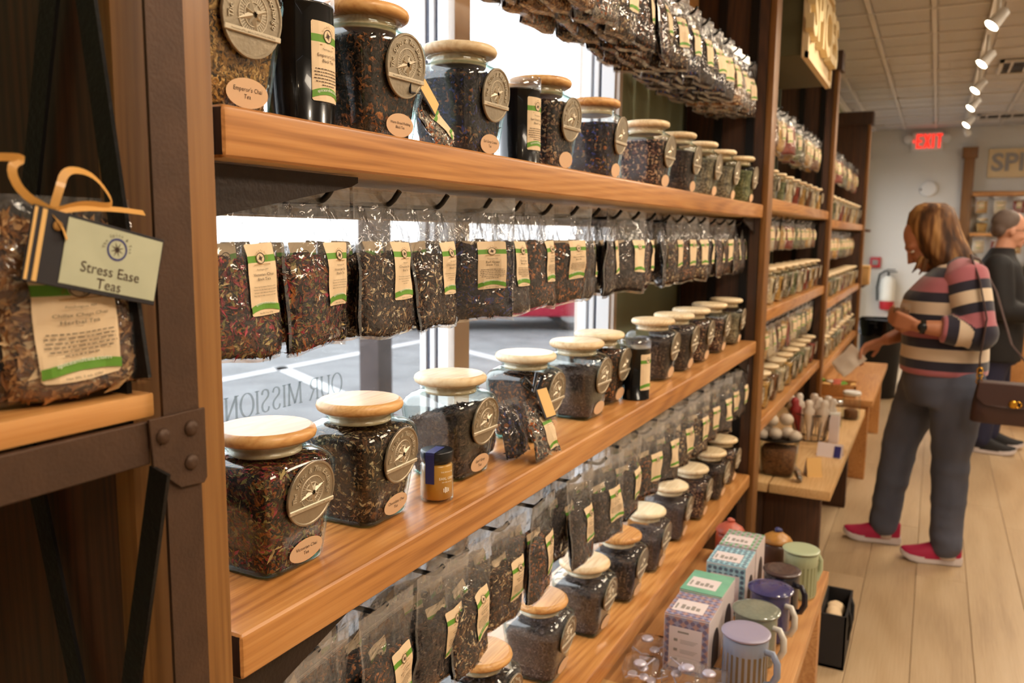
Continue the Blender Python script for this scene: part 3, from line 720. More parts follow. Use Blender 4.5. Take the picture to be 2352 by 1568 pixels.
# ---------------------------------------------------------------- pouch
PW, PH = 0.117, 0.178
class Pouch:
    """one clear pouch: x out of the shelf, y across, z down from the hang hole"""
    def __init__(s, seed, fat=0.015, fill=0.42, w=PW, h=PH):
        s.r = random.Random(seed); s.seed = seed; s.fat = fat; s.fill = fill; s.w = w; s.h = h; s.bend = s.r.uniform(-.012, .012); s.tw = s.r.uniform(-.05, .05); s.skew = s.r.uniform(-.004, .004)
    def thick(s, a, t):
        e = max(0.0, 1 - abs(a) ** 2.6); b = max(0.0, min(1.0, (t - 0.16) / 0.34)); b = b * b * (3 - 2 * b)
        c = max(0.0, min(1.0, (1 - t) / 0.07)) ** 0.6
        return 0.0006 + s.fat * (e ** 0.7) * b * c
    def pos(s, a, t, side, k=1.0):
        nz = noise.noise(Vector((a * 1.6 + s.seed * 3.1, t * 3.2, s.seed * 1.7 + (0.6 if side > 0 else 0)))) * 0.006 + noise.noise(Vector((a * 4 + s.seed, t * 7, 3.3 + side))) * 0.0022
        b = max(0.0, min(1.0, (t - 0.12) / 0.3))
        wv = s.w / 2 * (1 - 0.045 * b * (1 + 0.5 * math.sin(t * 9 + s.seed)))
        x = side * s.thick(a, t) * k + nz * b * (0.4 + 0.6 * k) + s.bend * t * t + s.tw * a * t * 0.2
        return Vector((x, a * wv + s.skew * t, 0.014 - t * s.h + 0.003 * math.sin(a * 3 + s.seed) * t * t))
    def shell(s, nu=12, nv=18):
        bm = bm_new()
        for side in (1, -1):
            g_ = [[bm.verts.new(s.pos(-1 + 2 * i / nu, j / nv, side)) for i in range(nu + 1)] for j in range(nv + 1)]
            for j in range(nv):
                for i in range(nu):
                    f = bm.faces.new((g_[j][i], g_[j][i + 1], g_[j + 1][i + 1], g_[j + 1][i])); f.smooth = True
        return mesh_of(bm, 'pouch_film')
    def tea(s, nu=12, nv=12):
        bm = bm_new(); tops = [s.fill + 0.05 * noise.noise(Vector((i * .5, s.seed, 1))) + .02 * s.r.uniform(-1, 1) for i in range(nu + 1)]; rows = []
        for side in (1, -1):
            g_ = []
            for j in range(nv + 1):
                row = []
                for i in range(nu + 1):
                    a = (-1 + 2 * i / nu) * 0.955; t = tops[i] + (0.968 - tops[i]) * j / nv
                    row.append(bm.verts.new(s.pos(a, t, side, 0.86) - Vector((side * 0.0005, 0, 0))))
                g_.append(row)
            for j in range(nv):
                for i in range(nu): bm.faces.new((g_[j][i], g_[j][i + 1], g_[j + 1][i + 1], g_[j + 1][i])).smooth = True
            rows.append(g_)
        for j in (0, nv):
            for i in range(nu): bm.faces.new((rows[0][j][i], rows[0][j][i + 1], rows[1][j][i + 1], rows[1][j][i]))
        return mesh_of(bm, 'tea_leaves')
    def zips(s, nu=8):
        bm = bm_new()
        for t0, t1, x in ((0.0, 0.010, .0008), (0.012, 0.112, .0006), (0.085, 0.092, .0014), (0.112, 0.119, .0014)):
            g_ = [[bm.verts.new(s.pos(-1 + 2 * i / nu, t, 1) + Vector((x, 0, 0))) for i in range(nu + 1)] for t in (t0, t1)]
            for i in range(nu): bm.faces.new((g_[0][i], g_[0][i + 1], g_[1][i + 1], g_[1][i]))
        for a0, a1 in ((-1.0, -.965), (.965, 1.0)):
            g_ = [(bm.verts.new(s.pos(a0, j / 14, 1) + Vector((.0004, 0, 0))), bm.verts.new(s.pos(a1, j / 14, 1) + Vector((.0004, 0, 0)))) for j in range(15)]
            for p, q in zip(g_, g_[1:]): bm.faces.new((p[0], p[1], q[1], q[0]))
        g_ = [[bm.verts.new(s.pos(-1 + 2 * i / nu, t, 1) + Vector((.0004, 0, 0))) for i in range(nu + 1)] for t in (.978, 1.0)]
        for i in range(nu): bm.faces.new((g_[0][i], g_[0][i + 1], g_[1][i + 1], g_[1][i]))
        return mesh_of(bm, 'zip_seal')
    def onto(s, cx=0.20, cy=0.60, rot=0.06, off=0.0012):
        ca, sa = math.cos(rot), math.sin(rot)
        def f(x, y, z):
            X = x * ca - y * sa; Y = x * sa + y * ca
            a = cx + X / (s.w / 2); t = cy - Y / s.h
            p = s.pos(a, min(max(t, 0), 1), 1); return p + Vector((off + z * 2.2, 0, 0))
        return f
def label_mesh(f, wl=0.043, hl=0.088):
    bm = bm_new(); rows = [(-.5, 0), (-.475, 0), (-.40, 2), (-.345, 2), (-.30, 0), (.20, 0), (.275, 1), (.345, 1), (.40, 0), (.475, 0), (.5, 0)]
    # cream sheet with the green band near the top; slices keep it on the bulge of the pouch
    ys = [-.5, -.478, -.42, -.365, -.25, -.12, 0, .12, .24, .335, .42, .478, .5]; xs = [-.5, -.46, -.3, -.1, .1, .3, .46, .5]
    def inset(x, y):
        if abs(y) > .495 and abs(x) > .47: return x * .93
        return x
    g_ = [[bm.verts.new(f(inset(x, y) * wl, y * hl, 0)) for x in xs] for y in ys]
    for j in range(len(ys) - 1):
        for i in range(len(xs) - 1):
            mi = 1 if abs((ys[j] + ys[j + 1]) / 2 - .2875) < .05 else 0
            bm.faces.new((g_[j][i], g_[j][i + 1], g_[j + 1][i + 1], g_[j + 1][i])).material_index = mi
    # green arched foot band
    n = 10; up = []; dn = []
    for i in range(n + 1):
        x = -.5 + i / n; arch = .055 * (1 - (2 * x) ** 2)
        up.append(bm.verts.new(f(x * wl, (-.375 + arch) * hl, .0003))); dn.append(bm.verts.new(f(x * wl, (-.465 + arch) * hl, .0003)))
    for i in range(n): bm.faces.new((dn[i], dn[i + 1], up[i + 1], up[i])).material_index = 1
    # round emblem on the band
    for r0, r1, z, mi in ((0.0, .0066, .0004, 0), (.0058, .0066, .0006, 2)):
        k = 16
        o_ = [bm.verts.new(f(r1 * math.cos(2 * PI * i / k), .0262 + r1 * 1.05 * math.sin(2 * PI * i / k), z)) for i in range(k)]
        if r0 == 0: bm.faces.new(o_).material_index = mi
        else:
            q = [bm.verts.new(f(r0 * math.cos(2 * PI * i / k), .0262 + r0 * 1.05 * math.sin(2 * PI * i / k), z)) for i in range(k)]
            for i in range(k): bm.faces.new((q[i], q[(i + 1) % k], o_[(i + 1) % k], o_[i])).material_index = mi
    for k in range(8):
        a = .3 + k * PI / 4; l = .0052 if k % 2 == 0 else .0034; d = (math.cos(a), math.sin(a)); n_ = (-d[1] * .0009, d[0] * .0009)
        bm.faces.new([bm.verts.new(f(x, .0262 + y, .0007)) for x, y in ((n_[0], n_[1]), (-n_[0], -n_[1]), (d[0] * l, d[1] * l))]).material_index = 2
    q = [bm.verts.new(f(x * wl, y * hl, .0006)) for x, y in ((-.26, .205), (.26, .205), (.26, .213), (-.26, .213))]; bm.faces.new(q).material_index = 3
    me = bpy.data.meshes.new('label'); bm.to_mesh(me); bm.free()
    for m in ('cream_label', 'label_green', 'ink', 'ink_gold'): me.materials.append(MATS[m])
    return me
BODY = {'Victorian Chai': ['Featuring the elegant flavors of the', 'Victorian era, this black tea is soothing', 'and warm with delicate floral notes.', 'Enjoy daily hot with cream and sugar.'],
        'Chocolate Chai': ['This decadent chai weighs in with the', 'spicy flavors of cinnamon, cardamom', 'and cocoa with a sweet', 'warm finish.']}
def label_text(f, title, sub='Black Tea', wt='Net Wt. 2 oz. (57g)', fine=True):
    bm = bm_new()
    T = lambda s_, y, k, mi=0, **kw: add_text(bm, s_, lambda x, yy, z: f(x, y + yy, .0006), k, mi, res=2, **kw)
    w_ = 'The Spice & Tea Exchange'; n = len(w_)
    for i, ch in enumerate(w_):
        if ch == ' ': continue
        a = PI * 1.08 - PI * 1.16 * i / (n - 1); ca, sa = math.cos(a - PI / 2), math.sin(a - PI / 2)
        add_text(bm, ch, lambda x, y, z, a=a, ca=ca, sa=sa: f(.0092 * math.cos(a) + x * ca - y * sa, .0262 + .0092 * math.sin(a) + x * sa + y * ca, .0008), .0029, 2, res=1)
    T('Patchogue, NY', .0125, .0027)
    T(title, .0062, min(.0052, .066 / len(title))); T(sub, .0008, .0046)
    body = BODY.get(title)
    if body:
        for i, s_ in enumerate(body): T(s_, -.0085 - i * .0036, .0022)
    else:
        rw = random.Random(len(title))
        for i, s_ in enumerate((.80, .86, .84, .88, .78, .45)):
            x = -.5 * .043 * s_
            while x < .5 * .043 * s_:
                e = min(x + rw.uniform(.0012, .0042), .5 * .043 * s_)
                q = [bm.verts.new(f(a_, -.0080 - i * .0032 + y, .0006)) for a_, y in ((x, 0), (e, 0), (e, .0009), (x, .0009))]; bm.faces.new(q); x = e + .0008
    add_text(bm, 'spiceandtea.com', lambda x, y, z: f(x, y - .0324 - .0048 * ((x / .0215) ** 2 - 0.9), .0008), .0046, 1, res=2)
    T(wt, -.0408, .0026)
    me = bpy.data.meshes.new('lettering'); bm.to_mesh(me); bm.free()
    for m in ('ink', 'label_white', 'ink_gold'): me.materials.append(MATS[m])
    return me
PC = {}
def pouch_set(pal, shape, title=None, sub='Black Tea', detail=0, lab=(0.20, 0.60, 0.06), fat=0.015, fill=0.42, film_m='pouch', size=.0026, n=2600):
    """builds (once) the meshes of one pouch kind"""
    k = (pal, shape, title, detail, lab, fat, fill)
    if k in PC: return PC[k]
    p = Pouch(shape, fat, fill); nu, nv = ((12, 18) if detail else (6, 9))
    sh = p.shell(nu, nv); sh.materials.append(MATS[film_m]); te = p.tea(nu, 12 if detail else 6); te.materials.append(MATS['leaf_' + pal])
    fk = None
    if detail > 1: fk = flake_mesh(surf_points(te), n, size, PAL[pal], shape); fk.materials.append(MATS['flake'])
    zp = p.zips(); zp.materials.append(MATS['zip_film'])
    f0 = p.onto(*lab); f = lambda x, y, z: f0(x * 1.08, y * .78, z); la = label_mesh(f) if lab else None
    lt = label_text(f, title, sub) if (title and detail) else None
    PC[k] = (sh, te, fk, zp, la, lt); return PC[k]
def pouch(ms, loc, rot, label, group=None, name='tea_pouch', with_label=True, cat='tea pouch'):
    sh, te, fk, zp, la, lt = ms
    t = thing(name, label, cat, loc, rot, group)
    obj('pouch_film', sh, None, t); tl = obj('tea_leaves', te, None, t, kind='stuff')
    if fk: obj('tea_pieces', fk, None, tl, kind='stuff')
    obj('zip_seal', zp, None, t)
    if with_label:
        lo = obj('label', la, None, t)
        if lt: obj('lettering', lt, None, lo)
    return t
# ---------------------------------------------------------------- jars on the nearest unit
ORD = ['first', 'second', 'third', 'fourth', 'fifth', 'sixth', 'seventh', 'eighth', 'ninth', 'tenth', 'eleventh', 'twelfth', 'thirteenth', 'fourteenth', 'fifteenth', 'sixteenth', 'seventeenth', 'eighteenth', 'nineteenth', 'twentieth', 'twenty-first', 'twenty-second']
TEAW = {'victorian': 'rose petal chai', 'chocolate': 'dark chocolate chai', 'emperor': 'golden brown chai', 'pudding': 'black tea with orange bits', 'earlgrey': 'black tea with blue petals', 'black': 'plain black tea', 'black_fine': 'fine black tea', 'berry': 'black tea with pale bits', 'grey_herb': 'grey herbal tea', 'green_herb': 'green herbal tea', 'spice_gold': 'golden spice', 'spice_cream': 'cream coloured spice', 'spice_red': 'dark red spice', 'spice_brown': 'brown spice', 'floral': 'pale floral tea', 'chaga': 'chunky brown herbal tea'}
GA = 'lidded jars on the upper shelf'; GB = 'lidded jars on the middle shelf'; GC = 'lidded jars on the lower shelf'
def jl(pal, i, where): return 'glass jar of %s, %s from near post, %s' % (TEAW[pal], ORD[i], where)
AJ = [(-.085, .571, 'emperor', .118, ["Emperor's Chai", 'Tea'], True, .0016), (-.085, .815, 'pudding', .112, ['Warm Bread Pudding', 'Black Tea'], True, .0024), (-.085, 1.035, 'earlgrey', .113, ['Earl Grey Creme', 'Tea'], False, .0026),
      (-.085, 1.304, 'berry', .112, None, True, 0), (-.085, 1.548, 'earlgrey', .106, None, True, 0), (-.085, 1.884, 'berry', .108, None, False, 0), (-.085, 2.125, 'black', .105, None, False, 0), (-.085, 2.358, 'grey_herb', .105, None, False, 0), (-.085, 2.600, 'grey_herb', .1, None, False, 0), (-.075, 2.835, 'green_herb', .105, None, False, 0)]
for i, (x, y, pal, fill, tx, am, sz) in enumerate(AJ):
    jar((x, y, ZA), R.uniform(-.04, .04), pal, fill, jl(pal, i, 'upper shelf'), tx, detail=i < 4, amber=am, group=GA, size=sz or .0026, n=7000 if i == 0 else 3600)
BJ = [(-.102, .655, 'victorian', .117, ['Victorian Chai', 'Tea'], True, .0026, 0), (-.105, .826, 'chocolate', .113, ['Chocolate Chai', 'Tea'], True, .0024, 0), (-.105, 1.047, 'black', .096, ['Earl Grey', 'Tea'], False, .0030, .25), (-.105, 1.305, 'pudding', .108, ['Earl Grey', 'Black Tea'], False, .0026, 0),
      (-.092, 1.510, 'black_fine', .093, None, False, 0, 0), (-.105, 1.668, 'pudding', .11, None, False, 0, 0), (-.09, 2.005, 'black', .10, None, False, 0, 0), (-.085, 2.175, 'black', .105, None, False, 0, 0), (-.085, 2.352, 'berry', .105, None, False, 0, 0), (-.085, 2.567, 'berry', .1, None, False, 0, 0), (-.085, 2.797, 'grey_herb', .1, None, False, 0, 0)]
for i, (x, y, pal, fill, tx, am, sz, sl) in enumerate(BJ):
    jar((x, y, ZB), R.uniform(-.03, .03), pal, fill, jl(pal, i, 'middle shelf'), tx, detail=i < 5, amber=am, group=GB, size=sz or .0024, n=6500 if i < 2 else 3600, slope=sl)
CJ = [(-.10, .90, 'black'), (-.098, 1.130, 'black'), (-.098, 1.365, 'black_fine'), (-.09, 1.575, 'black_fine'), (-.082, 1.765, 'black'), (-.082, 1.96, 'black_fine'), (-.088, 2.196, 'black_fine'), (-.08, 2.395, 'berry'), (-.075, 2.61, 'black'), (-.08, 2.80, 'berry')]
for i, (x, y, pal) in enumerate(CJ):
    jar((x, y, ZC), R.uniform(-.05, .05), pal, [.088, .1, .092, .096, .1][i % 5], jl(pal, i, 'lower shelf'), None, detail=i < 4, amber=i in (1, 2, 4), group=GC, n=3000, size=.0018)

# ---------------------------------------------------------------- tins
def tin(loc, label, rz=0.0, h=0.134, r=0.0335, title='Emperor\'s Chai', detail=True):
    t = thing('tea_tin', label, 'tin', loc, (0, 0, rz), 'black tea tins')
    bm = bm_new(); lathe(bm, [(r - .001, 0), (r, .001), (r, .003), (r - .0006, .0035), (r - .0006, h - .021), (r - .0002, h - .0205), (r - .0002, h - .018)], 40); obj('can', bm, 'tin_black', t)
    bm = bm_new(); lathe(bm, [(r + .0004, h - .020), (r + .0006, h - .019), (r + .0006, h - .0015), (r - .001, h), (r - .004, h), (r - .0045, h - .002), (r - .006, h - .002)], 40); obj('clear_lid', bm, 'clear_plastic', t)
    f = lambda x, y, z: Vector(((r + .0003 + z) * math.cos(x / r), (r + .0003 + z) * math.sin(x / r), h * 0.47 + y))
    lo = obj('label', label_mesh(f, .042, .080), None, t)
    if detail: obj('lettering', label_text(f, title, 'Black Tea', 'Net Wt. 4 oz. (113g)'), None, lo)
    return t
tin((-.078, .697, ZA), 'glossy black tea tin between the golden chai jar and next jar', rz=.05, h=.146, r=.0365)
tin((-.165, .655, ZA), 'black tea tin half hidden behind the golden chai jar', rz=.3, h=.146, r=.0365)
tin((-.062, 1.183, ZA), 'black tea tin before the fourth jar on the upper shelf', rz=-.1, title='Earl Grey Creme')
tin((-.045, 1.738, ZB), 'black tea tin on the middle shelf between two jars', rz=-.25, title='Black Tea', detail=False)
# ---------------------------------------------------------------- honey jar with the blue seal
pbr('honey', C(196, 138, 40), 0.3, coat=0.6); pbr('honey_cream', C(196, 168, 116), 0.5); pbr('seal_blue', C(48, 52, 110), 0.5); pbr('lid_black', C(20, 20, 22), 0.25)
t = thing('honey_jar', 'small jar of golden honey with black lid and blue paper seal', 'jar', (-.052, .925, ZB), (0, 0, -.2))
bm = bm_new(); lathe(bm, [(.019, 0), (.0222, .002), (.0228, .006), (.0226, .05), (.0205, .0535), (.0205, .0565)], 32, cap1=False); obj('glass_body', bm, 'glass', t)
bm = bm_new(); lathe(bm, [(.017, .003), (.0212, .006), (.0212, .05), (.019, .053)], 32); obj('honey', bm, 'honey', t)
bm = bm_new(); lathe(bm, [(.0222, .0565), (.0226, .058), (.0226, .069), (.0216, .0708), (.019, .0708)], 32); obj('lid', bm, 'lid_black', t)
bm = bm_new(); q = [(.012, .0716), (.0, .0716), (-.012, .0716), (-.0228, .0712), (-.0236, .068), (-.0236, .05), (-.0238, .034), (-.0236, .028)]
g_ = [[bm.verts.new((y_ * 0.3, s, z) if False else (s, y_, z)) for s in (-.0065, .0065)] for y_, z in q]
for a, b in zip(g_, g_[1:]): bm.faces.new((a[0], a[1], b[1], b[0]))
obj('paper_seal', bm, 'seal_blue', t, rot=(0, 0, .35))
bm = bm_new(); rr_ = .0232; F_ = lambda yc: (lambda x, y, z: (rr_ * math.cos(x / rr_), rr_ * math.sin(x / rr_), yc + y))
add_text(bm, 'THE SPICE & TEA', F_(.044), .0026, res=1); add_text(bm, 'EARL GREY', F_(.035), .0050, res=2); add_text(bm, 'INFUSED HONEY', F_(.030), .0022, res=1)
for k in range(4): add_text(bm, 'I', lambda x, y, z, k=k: (rr_, (x - .006 + k * .0026), .019 + y), [.007, .011, .009, .006][k], res=1, bold=.0003)
obj('lettering', bm, 'label_white', t, rot=(0, 0, -.15))
# ---------------------------------------------------------------- sample packs standing on the middle shelf
pbr('tag_card', C(222, 176, 106), 0.6); pbr('tag_black', C(30, 26, 30), 0.6); pbr('tag_paper', C(178, 178, 150), 0.7, var=0.06, vscale=40); pbr('ribbon_black', C(24, 24, 28), 0.4); pbr('ribbon_gold', C(206, 150, 72), 0.5, coat=0.2)
def small_pack(label, loc, rot, pal, with_tag):
    p = Pouch(91 + int(loc[1] * 100), 0.008, 0.12, 0.062, 0.095); t = thing('sample_pack', label, 'tea pouch', loc, rot, 'sample packs of tea')
    sh = p.shell(8, 12); obj('pouch_film', sh, 'pouch', t); te = p.tea(8, 8); tl = obj('tea_leaves', te, 'leaf_' + pal, t, kind='stuff')
    obj('tea_pieces', flake_mesh(surf_points(te), 900, .0026, PAL[pal], 5), 'flake', tl, kind='stuff')
    if with_tag:
        lo = obj('label', label_mesh(p.onto(.25, .62, .03), .030, .055), None, t)
        bm = bm_new(); box(bm, .012, .0135, -.006, .028, -.024, .026); bevel(bm, .0006); tg = obj('hang_tag', bm, 'tag_black', t)
        bm = bm_new(); box(bm, .0135, .0140, -.002, .027, -.022, .025); tp = obj('tag_face', bm, 'tag_card', tg)
        bm = bm_new(); tube(bm, [(.010, .0, .024), (.014, -.022, .050), (.012, -.035, .040), (.010, -.01, .022), (.014, .014, .052), (.012, .03, .044), (.010, .004, .024)], .0014, 5, flat=2.4); obj('ribbon', bm, 'ribbon_black', t)
    return t
small_pack('little tea sample pack with gold tag leaning on the fourth jar', (-.022, 1.176, ZB + .086), (0, -.42, -.12), 'floral', True)
small_pack('plain little sample pack behind the gold tagged pack', (-.066, 1.165, ZB + .082), (0, -.25, -.12), 'earlgrey', False)
small_pack('rearmost little sample pack behind the gold tagged pack', (-.11, 1.155, ZB + .082), (0, -.2, -.12), 'earlgrey', False)
small_pack('small floral sample pack lying between jars on the upper shelf', (-.038, .868, ZA + .050), (.72, -.25, 0.1), 'floral', True).scale = (.8, .8, .8)

# ---------------------------------------------------------------- pouches on the hooks of the nearest unit
DEPTH = ['frontmost', 'second', 'third', 'rearmost']
def hang(ms, x, y, z, rz, tilt, label, group): return pouch(ms, (x, y + 0.0, z), (0, tilt, rz), label, group)
def plabel(pal, d, h, row): return 'pouch of %s, %s on %s hook, %s' % (TEAW[pal], DEPTH[d], ORD[h], row)
G1 = 'pouches hanging under the upper shelf'
A_KIND = ['victorian', 'victorian', 'chocolate', 'chocolate', 'earlgrey', 'black', 'pudding', 'pudding', 'black', 'black', 'black', 'berry', 'black', 'chocolate', 'pudding', 'chocolate', 'black', 'berry', 'pudding', 'chocolate', 'black']
A_TITLE = ['Victorian Chai', 'Victorian Chai', 'Chocolate Chai', 'Chocolate Chai', 'Earl Grey', 'Earl Grey', 'Warm Bread Pudding', 'Warm Bread Pudding', 'Black Tea', 'Black Tea']
XS = [-.056, -.090, -.124, -.160]
for h, y in enumerate(HY_A):
    pal = A_KIND[h]; near = h < 5
    for d in range(4 if h < 9 else 3):
        det = 2 if (h <= 4 and d < 2) else (1 if h < 9 and d == 0 else 0)
        ti = A_TITLE[h] if h < len(A_TITLE) and d == 0 else None
        ms = pouch_set(pal, (h * 4 + d + 3) if h < 9 else (40 + (h + d) % 5), ti, detail=det, lab=(0.34, 0.545, 0.06 - .05 * (h % 3)), fill=.45 if h < 4 else .38, film_m='pouch', size=.0027 if pal == 'victorian' else .0024, n=4200)
        rz = [0.05, 0.0, 0.02, -.03, -.75, 0.06, .02, -.5, .35][h] if h < 9 else R.uniform(-.35, .25)
        rz += R.uniform(-.06, .06) * (d > 0)
        hang(ms, XS[d], y - .010 - (0.012 * d if h < 4 else 0) + R.uniform(-.004, .004) * d, HZ_A + .004, rz, R.uniform(-.03, .03), plabel(pal, d, h, 'row below upper shelf'), G1)
G2 = 'pouches hanging under the middle shelf'
for h, y in enumerate(HY_C):
    pal = ['black', 'pudding', 'black', 'chocolate', 'chocolate', 'pudding', 'black', 'black'][h % 8]
    for d in range(4 if h < 5 else 3):
        det = 2 if (1 <= h <= 4 and d == 0) else (1 if h < 8 and d == 0 else 0)
        ms = pouch_set(pal, (60 + h * 3 + d) if h < 8 else (120 + (h + d) % 4), 'Irish Breakfast' if (det and h < 8) else None, detail=det, lab=(0.30, 0.56, 0.06), fill=.42, film_m='pouch', size=.0024, n=2600)
        hang(ms, XS[d] + .018, y - .004 * d, HZ_C + .004, R.uniform(-.12, .12) - (.2 if h > 6 else 0), R.uniform(-.03, .04), plabel(pal, d, h, 'row below middle shelf'), G2)
G3 = 'pouches hanging in the top row'
for h, y in enumerate(HY_T):
    pal = ['earlgrey', 'black', 'earlgrey', 'black', 'chaga', 'floral', 'chocolate', 'pudding', 'berry', 'chocolate'][h % 10]
    for d in range(4):
        ms = pouch_set(pal, 150 + (h * 3 + d) % 7, None, detail=1 if h < 7 else 0, lab=(0.2, 0.5, 0.04), fill=.30, fat=.018, film_m='pouch_dark')
        hang(ms, XS[d] - (.006 * d), y + R.uniform(-.004, .004), HZ_TOP + .004, R.uniform(-.1, .1) - (.25 if h > 8 else 0), R.uniform(-.03, .03), plabel(pal, d, h, 'top row'), G3)
# ---------------------------------------------------------------- steel and wood display rack at the near end
rk = thing('display_rack', 'industrial rack of riveted brown steel with a wooden shelf board', 'rack', (0, 0, 0))
def angle_leg(x, y, z0, z1, sx):
    bm = bm_new(); box(bm, x - .003, x, y, y + .032, z0, z1); box(bm, x - .012 if sx > 0 else x, x - .003 if sx > 0 else x + .012, y + .029, y + .032, z0, z1); obj('leg', bm, 'rack_steel', rk)
angle_leg(0.047, 0.402, 0.0, 2.0, 1); angle_leg(-0.27, 0.366, 0.0, 2.0, -1)
angle_leg(0.047, -0.52, 0.0, 2.0, 1); angle_leg(-0.27, -0.52, 0.0, 2.0, -1)
for z in (1.253, 0.55, 1.75): plank('front_rail', .041, .0465, -.5, .390, z, z + .031, 'rack_steel', rk, bev=.0008, seg=1)
plank('end_rail', -.25, .030, .386, .390, 1.272, 1.312, 'strap_steel', rk, bev=0)
bm = bm_new(); prism(bm, [(.0475, .387, 1.286), (.0475, .437, 1.286), (.0475, .437, 1.232), (.0475, .434, 1.228), (.0475, .412, 1.230), (.0475, .389, 1.250)], (.003, 0, 0)); bevel(bm, .0005)
gp = obj('corner_plate', bm, 'rack_steel', rk)
for y, z in ((.398, 1.272), (.423, 1.273), (.422, 1.247)):
    bm = bm_new(); loft(bm, [[(x, r * math.cos(k * PI / 7), r * math.sin(k * PI / 7)) for k in range(14)] for x, r in ((0, .0062), (.0012, .006), (.0028, .0045), (.0036, .0022))]); obj('rivet', bm, 'rack_steel', gp, loc=(.0503, y, z))
bd = plank('shelf_board', -.24, .0405, -.5, .400, 1.2855, 1.303, 'shelf_wood', rk, bev=.002)
plank('shelf_board', -.24, .0405, -.5, .400, .585, .603, 'shelf_wood', rk, bev=.002)
def strap(x0, z0, x1, z1, w_=.0185, y=.388):
    a = Vector((x0, y, z0)); b = Vector((x1, y, z1)); d = (b - a).normalized(); n = Vector((d.z, 0, -d.x)) * w_ / 2; bm = bm_new()
    prism(bm, [a - n, b - n, b + n, a + n], (0, .003, 0)); obj('cross_strap', bm, 'strap_steel', rk)
strap(-.045, 1.93, .041, 1.315); strap(.07, 1.96, -.115, 1.31, y=.3925) if False else strap(.012, 1.78, -.115, 1.31, y=.3925)
strap(.056, 1.250, -.14, .45); strap(-.115, 1.30, .04, .62, y=.3925)
